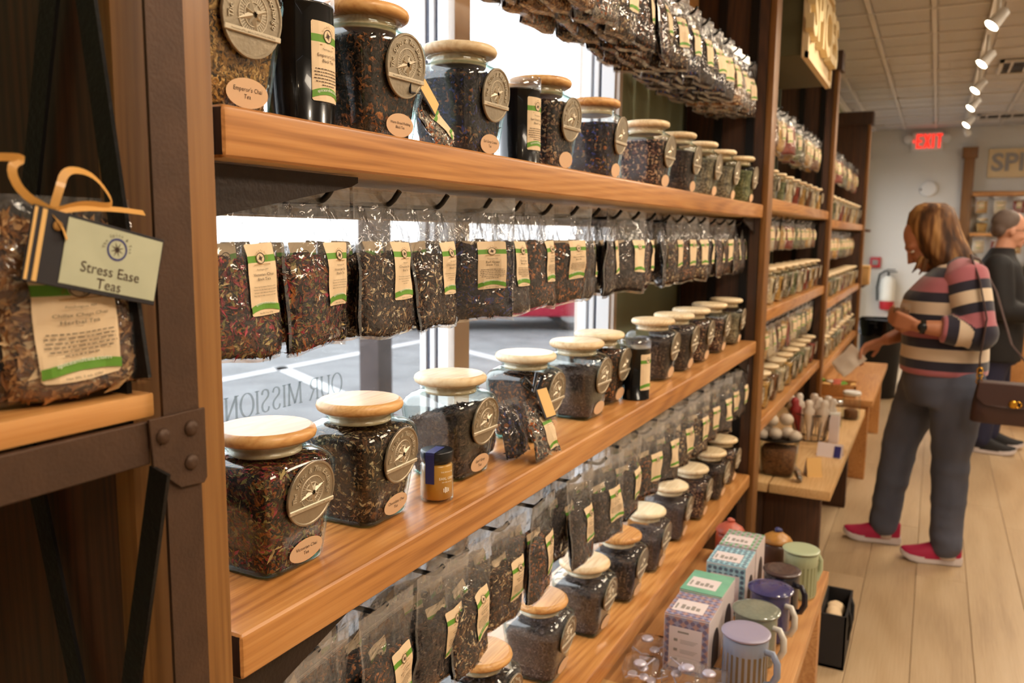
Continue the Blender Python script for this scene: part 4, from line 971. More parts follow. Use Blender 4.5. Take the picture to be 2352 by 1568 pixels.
# ---------------------------------------------------------------- gift pouches on the rack
def ribbon(pts, wd=.0045):
    bm = bm_new(); P = [Vector(p) for p in pts]
    # smooth the path
    for _ in range(2):
        Q = [P[0]]
        for a, b in zip(P, P[1:]): Q += [a * .75 + b * .25, a * .25 + b * .75]
        P = Q + [P[-1]]
    g_ = []
    for i, p in enumerate(P):
        d = (P[min(i + 1, len(P) - 1)] - P[max(i - 1, 0)]).normalized(); n = d.cross(Vector((1, .15, .1))).normalized() * wd / 2 + Vector((wd * .35, 0, 0))
        g_.append((bm.verts.new(p - n), bm.verts.new(p + n)))
    for a, b in zip(g_, g_[1:]):
        f = bm.faces.new((a[0], a[1], b[1], b[0])); f.smooth = True
    return bm
def gift(y, label, seed, with_tag):
    h = .136; p = Pouch(seed, .024, .10, .106, h); p.bend = .004; zt = 1.304 + h - .014 + .001
    t = thing('gift_pouch', label, 'tea pouch', (.012, y, zt), (0, 0, .02))
    obj('pouch_film', p.shell(14, 18), 'pouch', t); te = p.tea(14, 14); tl = obj('tea_leaves', te, 'leaf_chaga', t, kind='stuff')
    obj('tea_pieces', flake_mesh(surf_points(te), 3600, .0030, PAL['chaga'], seed, thin=.5), 'flake', tl, kind='stuff')
    f0 = p.onto(-.20, .60, .03); f = lambda x, y_, z: f0(x * 1.25, y_ * .86, z * 1.8)
    lo = obj('label', label_mesh(f), None, t); obj('lettering', label_text(f, 'Chillax Chaga Chai', 'Herbal Tea', 'Net Wt. 1 oz. (28g)'), None, lo)
    o = Vector((.012, y, zt))
    if with_tag:
        c = Vector((.0485, .3545, 1.4005)); rt = t
        bm = bm_new(); box(bm, -.0006, .0006, -.0475, .0475, -.0235, .0235); bevel(bm, .0004); tg = obj('gift_tag', bm, 'tag_black', rt, loc=c - o, rot=(-.235, 0, -.04))
        bm = bm_new(); box(bm, .0006, .0010, -.0245, .0462, -.0205, .0215); obj('tag_paper', bm, 'tag_paper', tg)
        bm = bm_new(); box(bm, .0006, .0009, -.0465, -.0445, -.0225, .0225); box(bm, .0006, .0009, -.0415, -.0385, -.0225, .0225); obj('tag_stripe', bm, 'tag_card', tg)
        bm = bm_new(); g = lambda yc, zc: (lambda x, y_, z: (.0013, yc + x, zc + y_))
        add_text(bm, 'Stress Ease', g(.010, -.0075), .0098); add_text(bm, 'Teas', g(.010, -.0165), .0098)
        for k in range(8):
            a = .4 + k * PI / 4; l = .0055; n_ = (-math.sin(a) * .0007, math.cos(a) * .0007)
            bm.faces.new([bm.verts.new((.0012, .012 + q0, .0085 + q1)) for q0, q1 in ((n_[0], n_[1]), (-n_[0], -n_[1]), (math.cos(a) * l, math.sin(a) * l))])
        for i, ch in enumerate('The Spice & Tea'):
            if ch == ' ': continue
            a = PI - PI * i / 14; ca, sa = math.cos(a - PI / 2), math.sin(a - PI / 2)
            add_text(bm, ch, lambda x, y_, z, a=a, ca=ca, sa=sa: (.0013, .012 + .0098 * math.cos(a) + x * ca - y_ * sa, .0085 + .0098 * math.sin(a) + x * sa + y_ * ca), .0032, res=1)
        obj('lettering', bm, 'ink', tg)
        bm = bm_new(); k = 24; a_ = [bm.verts.new((.0012, .012 + .0062 * math.cos(2 * PI * i / k), .0085 + .0062 * math.sin(2 * PI * i / k))) for i in range(k)]; b_ = [bm.verts.new((.0012, .012 + .0076 * math.cos(2 * PI * i / k), .0085 + .0076 * math.sin(2 * PI * i / k))) for i in range(k)]
        for i in range(k): bm.faces.new((a_[i], a_[(i + 1) % k], b_[(i + 1) % k], b_[i]))
        obj('emblem_ring', bm, 'seal_blue', tg)
        bm = bm_new(); lathe(bm, [(.0022, 0), (.0032, .0004), (.0032, .0010), (.0022, .0012)], 12); obj('eyelet', bm, 'ink_gold', tg, loc=(.0008, -.031, .014), rot=(0, PI / 2, 0))
    k = Vector((.0455, y - .030, 1.430)) - o
    obj('ribbon', ribbon([k, k + Vector((.002, .004, .014)), k + Vector((.0, .010, .026)), k + Vector((.0, .022, .027)), k + Vector((-.001, .034, .022)), k + Vector((.001, .043, .008)), k + Vector((.002, .038, .004)), k + Vector((.002, .020, .006)), k]), 'ribbon_gold', t)
    obj('ribbon', ribbon([k, k + Vector((.001, -.02, .010)), k + Vector((.0, -.026, .026)), k + Vector((.001, -.015, .032)), k + Vector((.001, -.04, .030))]), 'ribbon_gold', t)
    obj('ribbon', ribbon([k, k + Vector((.003, .018, .003)), k + Vector((.001, .045, .003)), k + Vector((.0, .068, .001))], .0036), 'ribbon_gold', t)
    obj('ribbon', ribbon([k, k + Vector((.003, .004, -.008)), k + Vector((.004, .006, -.017))], .0055), 'ribbon_gold', t)
    return t
gift(.357, 'gift pouch of brown herbal tea with gold ribbon and Stress Ease tag', 301, True)
gift(.238, 'gift pouch of brown herbal tea cut off at the picture edge', 302, False)
# ---------------------------------------------------------------- low table with mugs
ZT = .48
tb = thing('display_table', 'long low wooden table of mugs in front of the lower shelf', 'table', (0, 0, 0))
for i, (a, b) in enumerate(((-.06, .068), (.070, .198), (.200, .33))): plank('board', a, b, .78, 2.385, ZT - .035, ZT, 'table_wood', tb, bev=.003)
for x in (-.03, .29):
    for y in (.86, 2.31): plank('leg', x - .03, x + .03, y - .03, y + .03, 0, ZT - .035, 'table_wood', tb)
plank('apron', .285, .305, .82, 2.36, ZT - .11, ZT - .035, 'table_wood', tb)
for n, c, r_ in (('mug_blue', C(140, 150, 172), .25), ('mug_lav', C(160, 152, 176), .3), ('mug_gold', C(120, 104, 76), .4), ('mug_sage', C(128, 132, 118), .15), ('mug_navy', C(64, 62, 108), .15), ('mug_white', C(224, 218, 208), .2), ('mug_brown', C(74, 58, 58), .25), ('mug_ink', C(34, 32, 44), .25), ('mug_mint', C(172, 182, 148), .3), ('mug_mint2', C(150, 158, 122), .4), ('rim_shade', C(66, 48, 36), .4)):
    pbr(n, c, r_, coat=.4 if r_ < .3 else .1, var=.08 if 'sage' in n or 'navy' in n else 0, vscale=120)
def mug(loc, rz, label, body, lid, handle, flute=None, h=.118, r=.043, lr=None, dome=.0):
    lr = lr or r + .004
    t = thing('lidded_mug', label, 'mug', loc, (0, 0, rz), 'lidded mugs on the low table'); bm = bm_new(); seg = 96
    rings = []
    for z, q in ((0, r * .9), (.003, r * .95), (.01, r), (h * .72, r), (h * .74, r * 1.01), (h - .006, r * 1.01), (h - .003, r * .99)):
        rings.append([((q - (.0012 if flute and .005 < z < h * .73 and (i // 2) % 2 else 0)) * math.cos(2 * PI * i / seg), (q - (.0012 if flute and .005 < z < h * .73 and (i // 2) % 2 else 0)) * math.sin(2 * PI * i / seg), z) for i in range(seg)])
    loft(bm, rings); bm.faces.ensure_lookup_table()
    if flute:
        for k, f in enumerate(bm.faces):
            c = f.calc_center_median()
            if .008 < c.z < h * .72:
                a = math.atan2(c.y, c.x) % (2 * PI); i = int(a / (2 * PI) * seg)
                if (i // 2) % 2: f.material_index = 1
    me = mesh_of(bm, 'body', .9); me.materials.append(MATS[body]); me.materials.append(MATS[flute or body]); obj('body', me, None, t)
    bm = bm_new(); lathe(bm, [(r * .96, h - .003), (r * .97, h - .001), (lr - .002, h)], seg); obj('lid_gap_shade', bm, 'rim_shade', t)  # dark ring coloured as the shade in the gap under the lid
    bm = bm_new(); lathe(bm, [(lr - .001, h), (lr, h + .0015), (lr, h + .004), (lr - .003, h + .0062), (lr * .7, h + .0062 + dome), (lr * .4, h + .0064 + dome * 1.3)], seg); obj('lid', mesh_of(bm, 'lid', .8), lid, t)
    bm = bm_new(); tube(bm, [(r * .96, 0, h * .80), (r + .016, 0, h * .82), (r + .027, 0, h * .68), (r + .028, 0, h * .46), (r + .017, 0, h * .27), (r * .96, 0, h * .2)], [.0055, .006, .0062, .0062, .0058, .005], 10, flat=1.25); obj('handle', mesh_of(bm, 'handle', 1.2), handle, t)
    return t
mug((.240, 1.660, ZT), -.35, 'blue grey fluted mug with lavender lid, nearest of the mugs', 'mug_blue', 'mug_lav', 'mug_blue', 'mug_gold', h=.119, r=.046)
mug((.238, 1.782, ZT), -.45, 'sage green speckled mug with pale handle, second nearest mug', 'mug_sage', 'mug_sage', 'mug_white', h=.116, r=.045, lr=.052, dome=.002)
mug((.246, 1.912, ZT), -.55, 'dark blue glazed mug with white handle', 'mug_navy', 'mug_navy', 'mug_white', h=.116, r=.045, lr=.052, dome=.002)
mug((.251, 2.040, ZT), -.5, 'dark mug with brown lid behind the blue glazed mug', 'mug_ink', 'mug_brown', 'mug_ink', h=.114, r=.042)
mug((.276, 2.185, ZT), .9, 'tall mint green fluted mug with flat lid, farthest of the mugs', 'mug_mint', 'mug_mint', 'mug_mint', 'mug_mint2', h=.122, r=.043)
pbr('pot_brown', C(84, 60, 48), .35, var=.25, vscale=40); pbr('pot_gold', C(176, 124, 60), .35, var=.2, vscale=60); pbr('knob_blue', C(60, 64, 110), .3); pbr('pot_rose', C(190, 96, 76), .4, var=.2, vscale=40)
def pot(loc, label, bodym, lidm, knobm):
    t = thing('lidded_pot', label, 'pot', loc)
    bm = bm_new(); lathe(bm, [(.030, 0), (.038, .006), (.041, .03), (.040, .075), (.036, .088)], 28); obj('body', bm, bodym, t)
    bm = bm_new(); lathe(bm, [(.041, .088), (.042, .091), (.036, .100), (.018, .112), (.008, .116)], 28); l = obj('lid', bm, lidm, t)
    bm = bm_new(); ball(bm, (0, 0, .121), (.010, .010, .007)); ball(bm, (.007, .004, .119), .006); obj('knob', bm, knobm, l)
pot((.195, 2.315, ZT), 'brown lidded pot with blue flower knob behind the mugs', 'pot_brown', 'pot_gold', 'knob_blue')
pot((.060, 2.33, ZT), 'rosy lidded pot half hidden behind the patterned boxes', 'pot_rose', 'pot_rose', 'pot_rose')
# boxed mugs
def pattern(name, a, b, c, sc1, rot=0.6):
    m, nt, out = newmat(name); bs = N(nt, 'ShaderNodeBsdfPrincipled'); bs.inputs['Roughness'].default_value = .5
    tc = N(nt, 'ShaderNodeTexCoord'); ck = N(nt, 'ShaderNodeTexChecker', i_Scale=sc1); ck.inputs[1].default_value = a; ck.inputs[2].default_value = b; L(nt, tc.outputs['Object'], ck.inputs[0])
    vo = N(nt, 'ShaderNodeTexVoronoi', i_Scale=sc1 * 1.0); vo.inputs['Randomness'].default_value = 0; L(nt, tc.outputs['Object'], vo.inputs['Vector'])
    lt = N(nt, 'ShaderNodeMath', operation='LESS_THAN'); lt.inputs[1].default_value = .36; L(nt, vo.outputs['Distance'], lt.inputs[0])
    mx = N(nt, 'ShaderNodeMix', data_type='RGBA'); L(nt, lt.outputs[0], mx.inputs[0]); L(nt, ck.outputs[0], mx.inputs[6]); mx.inputs[7].default_value = c
    L(nt, mx.outputs[2], bs.inputs['Base Color']); L(nt, bs.outputs[0], out.inputs[0])
pattern('pat_mauve', C(178, 142, 136), C(152, 150, 178), C(118, 108, 136), 75); pattern('pat_blue', C(168, 204, 214), C(140, 184, 200), C(92, 108, 128), 75); pattern('pat_green', C(96, 150, 92), C(150, 186, 170), C(190, 150, 170), 80)
pbr('pat_mint', C(120, 178, 150), .5, var=.12, vscale=25); pbr('box_white', C(226, 212, 212), .5); pbr('box_dark', C(52, 48, 56), .5)
def mug_box(loc, label, pat, rz=0.0, w_=.098, d_=.122, h=.130):
    t = thing('gift_box', label, 'box', loc, (0, 0, rz), 'boxed mugs on the low table'); e = .0015
    bm = bm_new(); box(bm, -w_ / 2, w_ / 2, 0, d_, 0, h - .002); bevel(bm, .0012); obj('carton', bm, 'box_white', t)
    plank('front_sleeve', -w_ / 2 + e, w_ / 2 - e, -.0008, .001, .002, h - .004, pat, t, bev=0); tp = plank('top_flap', -w_ / 2, w_ / 2, 0, d_, h - .002, h, pat, t, bev=.0006)
    plank('top_label', -.040, .028, .022, d_ - .042, h, h + .0006, 'box_white', t, bev=0); fl = plank('front_label', -.037, .034, -.0016, -.0008, .012, h - .026, 'box_white', t, bev=0)
    bm = bm_new(); box(bm, -.018, .006, -.0024, -.0016, h - .038, h - .034)
    for k in range(3):
        box(bm, -.026, -.018, -.0022, -.0016, h - .058 - k * .022, h - .052 - k * .022)
        for j in range(3): box(bm, -.012, .026 - j * .004, -.0020, -.0016, h - .054 - k * .022 - j * .0034, h - .0532 - k * .022 - j * .0034)
    obj('front_print', bm, 'sign_letter_grey', t)
    bm = bm_new(); box(bm, -.036, -.032, .032, .058, h + .0006, h + .0010)
    for j in range(4): box(bm, -.024 + j * .011, -.016 + j * .011, .036, .056 - (j % 2) * .006, h + .0006, h + .0010)
    obj('top_print', bm, 'sign_letter_grey', t)
    bm = bm_new(); prism(bm, [(w_ / 2 + .0004, d_ * .5 + .03 * math.cos(a), .045 + .045 * math.sin(a)) for a in [i * PI / 12 for i in range(13)]] + [(w_ / 2 + .0004, d_ * .5 - .03, .006), (w_ / 2 + .0004, d_ * .5 + .03, .006)], (.0006, 0, 0)); obj('side_window', bm, 'box_dark', t)
mug_box((.117, 1.650, ZT), 'mauve patterned mug box, nearest of the four boxes', 'pat_mauve'); mug_box((.112, 1.785, ZT), 'mug box with pink and mint green watercolour lid', 'pat_mint', -.03)
mug_box((.127, 1.975, ZT), 'light blue scalloped mug box behind the mint box', 'pat_blue'); mug_box((.127, 2.108, ZT), 'green patterned mug box, farthest of the four boxes', 'pat_green')
# clear tubs of scoops in front
pbr('scoop_pearl', C(206, 198, 214), .3, .3); pbr('tub_card', C(206, 160, 100), .7)
def tub(loc, label, rz=0.0, n=3, seed=0, sx=.07, sy=.08, h=.055):
    t = thing('clear_tub', label, 'tub', loc, (0, 0, rz), 'clear tubs of scoops on the low table'); rr = random.Random(seed)
    bm = bm_new(); loft(bm, [ring_pts(sx / 2 * k, sy / 2 * k, z, 6, 24) for k, z in ((.9, 0), (.95, .004), (1, h - .004), (1.04, h), (1.0, h + .003), (.6, h + .004))]); obj('tub_wall', bm, 'clear_plastic', t)
    for i in range(n):
        bm = bm_new(); c = Vector((rr.uniform(-.4, .4) * sx * .8, rr.uniform(-.4, .4) * sy * .8, .012 + i * .012)); a = rr.uniform(0, 6)
        ball(bm, c, (.011, .014, .0045)); d = Vector((math.cos(a), math.sin(a), .25)); tube(bm, [c, c + d * .02, c + d * .035], .0018, 6); obj('scoop', mesh_of(bm, 'scoop', 1.2), 'scoop_pearl', t)
    bm = bm_new(); lathe(bm, [(.013, h + .004), (.014, h + .006), (.012, h + .009), (.005, h + .010)], 20); obj('lid_disc', bm, 'scoop_pearl', t, loc=(rr.uniform(-.01, .01), rr.uniform(-.015, .015), 0))
tub((.042, 1.640, ZT), 'clear tub of pearl scoops beside the lower shelf edge', .1, 3, 1); tub((.052, 1.545, ZT), 'low clear tub of scoops next to the kraft card', .2, 4, 2); tub((.140, 1.560, ZT), 'clear tub of scoops in front of the mauve box', -.1, 4, 3, .08, .085, .062); tub((.195, 1.560, ZT), 'clear tub of scoops beside the blue fluted mug', .1, 3, 4, .06, .07, .06)
o = plank('kraft_card', -.045, .022, 1.46, 1.53, ZT, ZT + .012, 'tub_card', bev=.001); tag(o, 'flat kraft card box at the bottom of the table', 'box')
# black crate on the floor
pbr('crate_black', C(24, 22, 24), .6)
t = thing('floor_crate', 'black crate of wrapped goods on the floor by the table', 'crate', (.318, 2.88, 0))
bm = bm_new()
for a in ((-.042, .042, -.12, -.112), (-.042, .042, .112, .12), (-.042, -.036, -.12, .12), (.036, .042, -.12, .12)): box(bm, a[0], a[1], a[2], a[3], 0, .185)
box(bm, -.042, .042, -.12, .12, 0, .01); obj('crate_wall', bm, 'crate_black', t)
for s in (-1, 1):
    bm = bm_new(); tube(bm, [(.040, s * .05, .185), (.048, s * .05, .16), (.050, s * .03, .12), (.042, s * .03, .07)], .006, 6); obj('rope_handle', bm, 'crate_black', t)
for i, (x, y, z, a) in enumerate(((0, -.05, .17, .3), (-.01, .04, .16, -.2), (.01, .0, .12, .1))):
    bm = bm_new(); ball(bm, (0, 0, 0), (.030, .042, .025), 14, 8)
    for v in bm.verts: v.co += v.co.normalized() * noise.noise(v.co * 40) * .008
    pk = obj('wrapped_pack', mesh_of(bm, 'wrapped_pack', 1.2), 'cream_label', loc=(.318 + x * .4, 2.88 + y, z - .020), rot=(a, .2, a)); tag(pk, ['cream wrapped pack on top in the black crate', 'cream wrapped pack at the back of the black crate', 'cream wrapped pack lowest in the black crate'][i], 'pack')
# ---------------------------------------------------------------- goods on the two farther units
PALS = ['spice_gold', 'spice_cream', 'spice_brown', 'grey_herb', 'spice_red', 'spice_cream', 'green_herb', 'spice_gold']
SHN = ['top shelf', 'middle shelf', 'bottom shelf']
def far_jars(unit, zs, y0, y1, counts, scales, x):
    for k, z in enumerate(zs):
        n = counts[k]
        for i in range(n):
            pal = PALS[(i * 3 + k * 2 + (0 if unit == 'middle' else 3)) % 8]; y = y0 + (y1 - y0) * (i + .5) / n
            jar((x, y, z), R.uniform(-.06, .06), pal, .104, 'jar of %s, %s along the %s of the %s unit' % (TEAW[pal], ORD[i], SHN[k], unit), None, detail=False, group='spice jars of the %s unit' % unit, scale=scales[k], oval=False)
far_jars('middle', Z2, 3.05, 4.80, (9, 9, 9), (.76, .95, .95), -.068); far_jars('far', Z3, 4.93, 7.18, (9, 10, 11), (.95, .95, .95), -.068)
ROW = ['top row', 'middle row', 'bottom row']
def far_pouches(unit, hz, ys, deep, scl):
    for k, z in enumerate(hz):
        for h, y in enumerate(ys):
            for d in range(deep):
                pal = PALS[(h * 5 + k * 3 + d) % 8]
                ms = pouch_set(pal, 200 + (h * 2 + d + k) % 6, None, detail=0, lab=(0.0, 0.5, 0.02), fill=.25, fat=.014)
                t = pouch(ms, (-.058 - .05 * d, y, z + .004), (0, R.uniform(-.03, .03), R.uniform(-.45, .1)), 'pouch of %s, %s on the %s hook, %s of the %s unit' % (TEAW[pal], 'front' if d == 0 else 'behind', ORD[h], ROW[k], unit), 'pouches of the %s unit' % unit, name='spice_pouch', cat='spice pouch')
                t.scale = (scl[k],) * 3
far_pouches('middle', H2, HY2, 2, (.92, .76, .95)); far_pouches('far', H3, HY3, 1, (1.05, 1.0, 1.0))
# ---------------------------------------------------------------- benches along the farther units
b2 = thing('display_bench', 'pale wooden bench on dark plank legs under the middle unit', 'bench', (0, 0, 0))
for a, b, e in ((-.28, .008, 4.815), (.014, .242, 4.96)): plank('board', a, b, 3.25, e, .415, .452, 'bench_wood', b2, bev=.003)
for y in (3.34, 4.52): 
    for a, b in ((-.24, -.02), (-.018, .20)): plank('leg_plank', a, b, y, y + .05, 0, .415, 'walnut', b2, bev=.004)
b3 = thing('display_bench', 'brown wooden bench with panel legs under the farthest unit', 'bench', (0, 0, 0))
for a, b in ((-.28, .0), (.002, .275)): plank('board', a, b, 5.02, 6.6, .455, .492, 'table_wood', b3, bev=.003)
for y in (5.12, 6.4): plank('leg_panel', -.26, .25, y, y + .06, 0, .455, 'shelf_wood', b3, bev=.004)
# goods on the pale bench
def glass_vase(loc, label, r, h, contents, cat, pal=None):
    t = thing('glass_canister', label, cat, loc)
    bm = bm_new(); loft(bm, [ring_pts(r * k, r * k, z, 5, 28) for k, z in ((.86, 0), (.9, .004), (.97, h * .5), (1, h * .92), (.98, h * .97), (.9, h))], cap1=False); obj('glass_body', bm, 'glass', t)
    bm = bm_new(); loft(bm, [ring_pts(r * k * .94, r * k * .94, z, 5, 24) for k, z in ((.86, .005), (.97, h * .5), (.99, h * .8), (.5, h * .83))]); obj('contents', bm, 'leaf_' + pal, t, kind='stuff')
    return t
glass_vase((.02, 3.42, .452), 'big glass canister of brown loose tea on the pale bench', .072, .135, None, 'canister', 'spice_brown')
pbr('ball_white', C(196, 180, 160), .6, var=.1, vscale=60); pbr('wire_dark', C(40, 34, 30), .5, .5); pbr('wrap_white', C(220, 206, 190), .3); pbr('booklet_blue', C(44, 40, 110), .5); pbr('cone_red', C(150, 44, 44), .6)
for i, (x, y, z) in enumerate(((-.045, 3.46, .625), (.0, 3.43, .612), (.045, 3.45, .617), (.075, 3.44, .607), (-.02, 3.44, .665), (.035, 3.47, .668), (-.055, 3.42, .607))):
    bm = bm_new(); ball(bm, (0, 0, 0), (.028, .028, .025), 14, 9)
    for v in bm.verts: v.co += v.co.normalized() * math.cos(6 * math.atan2(v.co.y, v.co.x)) * .0012
    g = obj('tea_ball', mesh_of(bm, 'tea_ball', 1.2), 'ball_white', loc=(x, y, z - .0)); tag(g, 'white round ball, %s, above the big glass canister' % ['second from the left', 'in the middle front', 'second from the right', 'rightmost of the heap', 'top left of the heap', 'top right of the heap', 'leftmost of the heap'][i], 'ball', 'white balls heaped by the canister')
t = thing('wire_dish', 'dark wire dish holding white balls on the glass canister', 'dish', (.012, 3.44, .588)); bm = bm_new(); lathe(bm, [(.05, 0), (.085, .004), (.095, .014), (.093, .015), (.083, .006), (.05, .002)], 28); obj('bowl', bm, 'wire_dark', t)
t = thing('gift_basket', 'wire basket of white wrapped cones on the pale bench', 'basket', (.055, 4.10, .452))
bm = bm_new()
for k in range(14):
    a = 2 * PI * k / 14; tube(bm, [(.07 * math.cos(a), .07 * math.sin(a), .0), (.10 * math.cos(a), .10 * math.sin(a), .13)], .002, 5)
obj('wire_wall', bm, 'wire_dark', t)
for z, r in ((.002, .07), (.13, .1)):
    bm = bm_new(); tube(bm, [(r * math.cos(2 * PI * k / 24), r * math.sin(2 * PI * k / 24), z) for k in range(25)], .0028, 6); obj('wire_ring', bm, 'wire_dark', t)
for i in range(9):
    a = 2 * PI * i / 8; r = .062 if i < 8 else 0; bm = bm_new(); lathe(bm, [(.004, 0), (.012, .06), (.024, .13), (.028, .15), (.016, .165), (.020, .185), (.012, .2)], 12)
    c = obj('wrapped_cone', mesh_of(bm, 'wrapped_cone', 1.2), 'cone_red' if i in (5,) else 'wrap_white', loc=(.055 + r * math.cos(a), 4.10 + r * math.sin(a), .458), rot=(-.18 * math.sin(a), .18 * math.cos(a), 0))
    tag(c, 'dark red wrapped cone standing in the wire basket' if i == 5 else 'white wrapped cone at the %s of the wire basket' % ['right', 'back right', 'back', 'back left', 'left', '', 'front', 'front right', 'centre'][i], 'cone', 'wrapped cones in the wire basket')
t = thing('booklet', 'white booklet with dark blue square standing on the pale bench', 'booklet', (.175, 3.78, .452), (0, 0, -.1))
bm = bm_new(); prism(bm, [(-.05, -.004, 0), (.055, -.004, 0), (.055, .02, .058), (-.05, .02, .058)], (0, .002, 0)); obj('front_cover', bm, 'box_white', t)
bm = bm_new(); prism(bm, [(-.05, .05, 0), (.055, .05, 0), (.055, .024, .058), (-.05, .024, .058)], (0, .002, 0)); obj('back_cover', bm, 'box_white', t)
bm = bm_new(); prism(bm, [(.022, -.006, .004), (.05, -.006, .004), (.05, .014, .05), (.022, .014, .05)], (0, .0015, 0)); obj('blue_square', bm, 'booklet_blue', t)
t = thing('table_card', 'small folded card standing beside the glass canister', 'card', (.152, 3.45, .452), (0, 0, .5))
for s in (-1, 1): bm = bm_new(); prism(bm, [(-.03, s * .022, 0), (.03, s * .022, 0), (.03, 0, .075), (-.03, 0, .075)], (0, .0015, 0)); obj('card_leaf', bm, 'box_white' if s > 0 else 'tag_card', t)
t = thing('small_sachet', 'crumpled small sachet at the near edge of the pale bench', 'sachet', (.10, 3.33, .452)); p = Pouch(77, .012, .2, .05, .07); obj('pouch_film', p.shell(8, 10), 'pouch', t, loc=(0, 0, .058), rot=(0, -.3, 0)); obj('tea_leaves', p.tea(8, 6), 'leaf_floral', t, loc=(0, 0, .058), rot=(0, -.3, 0), kind='stuff')
def dome(loc, label, r, h, lidm):
    t = thing('glass_dome', label, 'glass jar', loc); bm = bm_new(); lathe(bm, [(r * .8, 0), (r, .004), (r, h * .8), (r * .85, h)], 24, cap1=False); obj('glass_body', bm, 'glass', t)
    bm = bm_new(); lathe(bm, [(r * .9, h), (r * 1.02, h + .003), (r * 1.02, h + .016), (r * .9, h + .02)], 24); obj('lid', bm, lidm, t)
    bm = bm_new(); lathe(bm, [(r * .7, .006), (r * .8, .01), (r * .8, h * .35), (r * .6, h * .4)], 20); obj('contents', bm, 'leaf_spice_brown', t, kind='stuff')
dome((.19, 4.66, .452), 'glass jar with white lid at the far end of pale bench', .045, .13, 'white_plastic'); dome((.14, 4.42, .452), 'slim glass grinder with steel top on the pale bench', .028, .12, 'chrome')
t = thing('white_carton', 'tall narrow white carton behind the booklet', 'carton', (.165, 4.08, .452)); plank('carton', -.022, .022, -.022, .022, 0, .13, 'box_white', t, bev=.002); plank('carton_lid', -.023, .023, -.023, .023, .13, .142, 'white_plastic', t, bev=.002)
# goods on the far bench
t = thing('produce_tray', 'orange wooden tray of small packs on the far bench', 'tray', (.02, 5.15, .492))
for a in ((-.16, .16, -.1, -.088), (-.16, .16, .088, .1), (-.16, -.148, -.1, .1), (.148, .16, -.1, .1)): plank('tray_side', a[0], a[1], a[2], a[3], 0, .07, 'shelf_wood', t, bev=.002)
for i in range(8):
    bm = bm_new(); box(bm, -.022, .022, -.03, .03, -.008, .008); bevel(bm, .004, 2)
    k = obj('small_pack', mesh_of(bm, 'small_pack', .8), ['wrap_white', 'pot_rose', 'label_green', 'tag_card'][i % 4], loc=(.02 - .12 + .034 * i, 5.15 + (-.03 if i % 2 else .03), .545 + .01 * (i % 3)), rot=(R.uniform(-.5, .5), R.uniform(-.4, .4), R.uniform(-1, 1)))
    tag(k, ['white', 'rosy', 'green', 'golden'][i % 4] + ' small pack lying towards the %s of the orange tray' % ('left' if i < 4 else 'right'), 'pack', 'small packs in the orange tray')
t = thing('waste_bin', 'black bag lined bin behind the woman by the back corner', 'bin', (.15, 7.95, 0)); bm = bm_new(); lathe(bm, [(.13, 0), (.15, .01), (.18, .66), (.19, .675), (.17, .68)], 24); obj('bin_wall', bm, 'crate_black', t)
bm = bm_new(); loft(bm, [[((.195 + .02 * math.sin(5 * a_ + k)) * math.cos(a_), (.195 + .02 * math.sin(5 * a_ + k)) * math.sin(a_), z) for a_ in [2 * PI * i / 28 for i in range(28)]] for k, z in ((0, .56), (1, .64), (2, .70))], cap0=False, cap1=False); obj('bin_liner', bm, 'tin_black', t)
t = thing('wall_shelf', 'small wooden box shelf beyond the farthest upright', 'shelf', (-.10, 7.55, 1.0))
for a in ((0, .14), (.28, .30)): pass
plank('shelf_board', -.18, .12, -.2, .25, 0, .02, 'walnut', t, bev=.002); plank('shelf_board', -.18, .12, -.2, .25, .46, .48, 'walnut', t, bev=.002); plank('back_board', -.19, -.18, -.2, .25, 0, .48, 'shelf_wood', t, bev=0)
t2 = thing('kraft_box', 'brown kraft box standing on the small far shelf', 'box', (-.03, 7.55, 1.02)); plank('carton', -.08, .08, -.09, .09, 0, .14, 'tub_card', t2, bev=.002); plank('carton_lid', -.082, .082, -.092, .092, .14, .16, 'tag_card', t2, bev=.002)
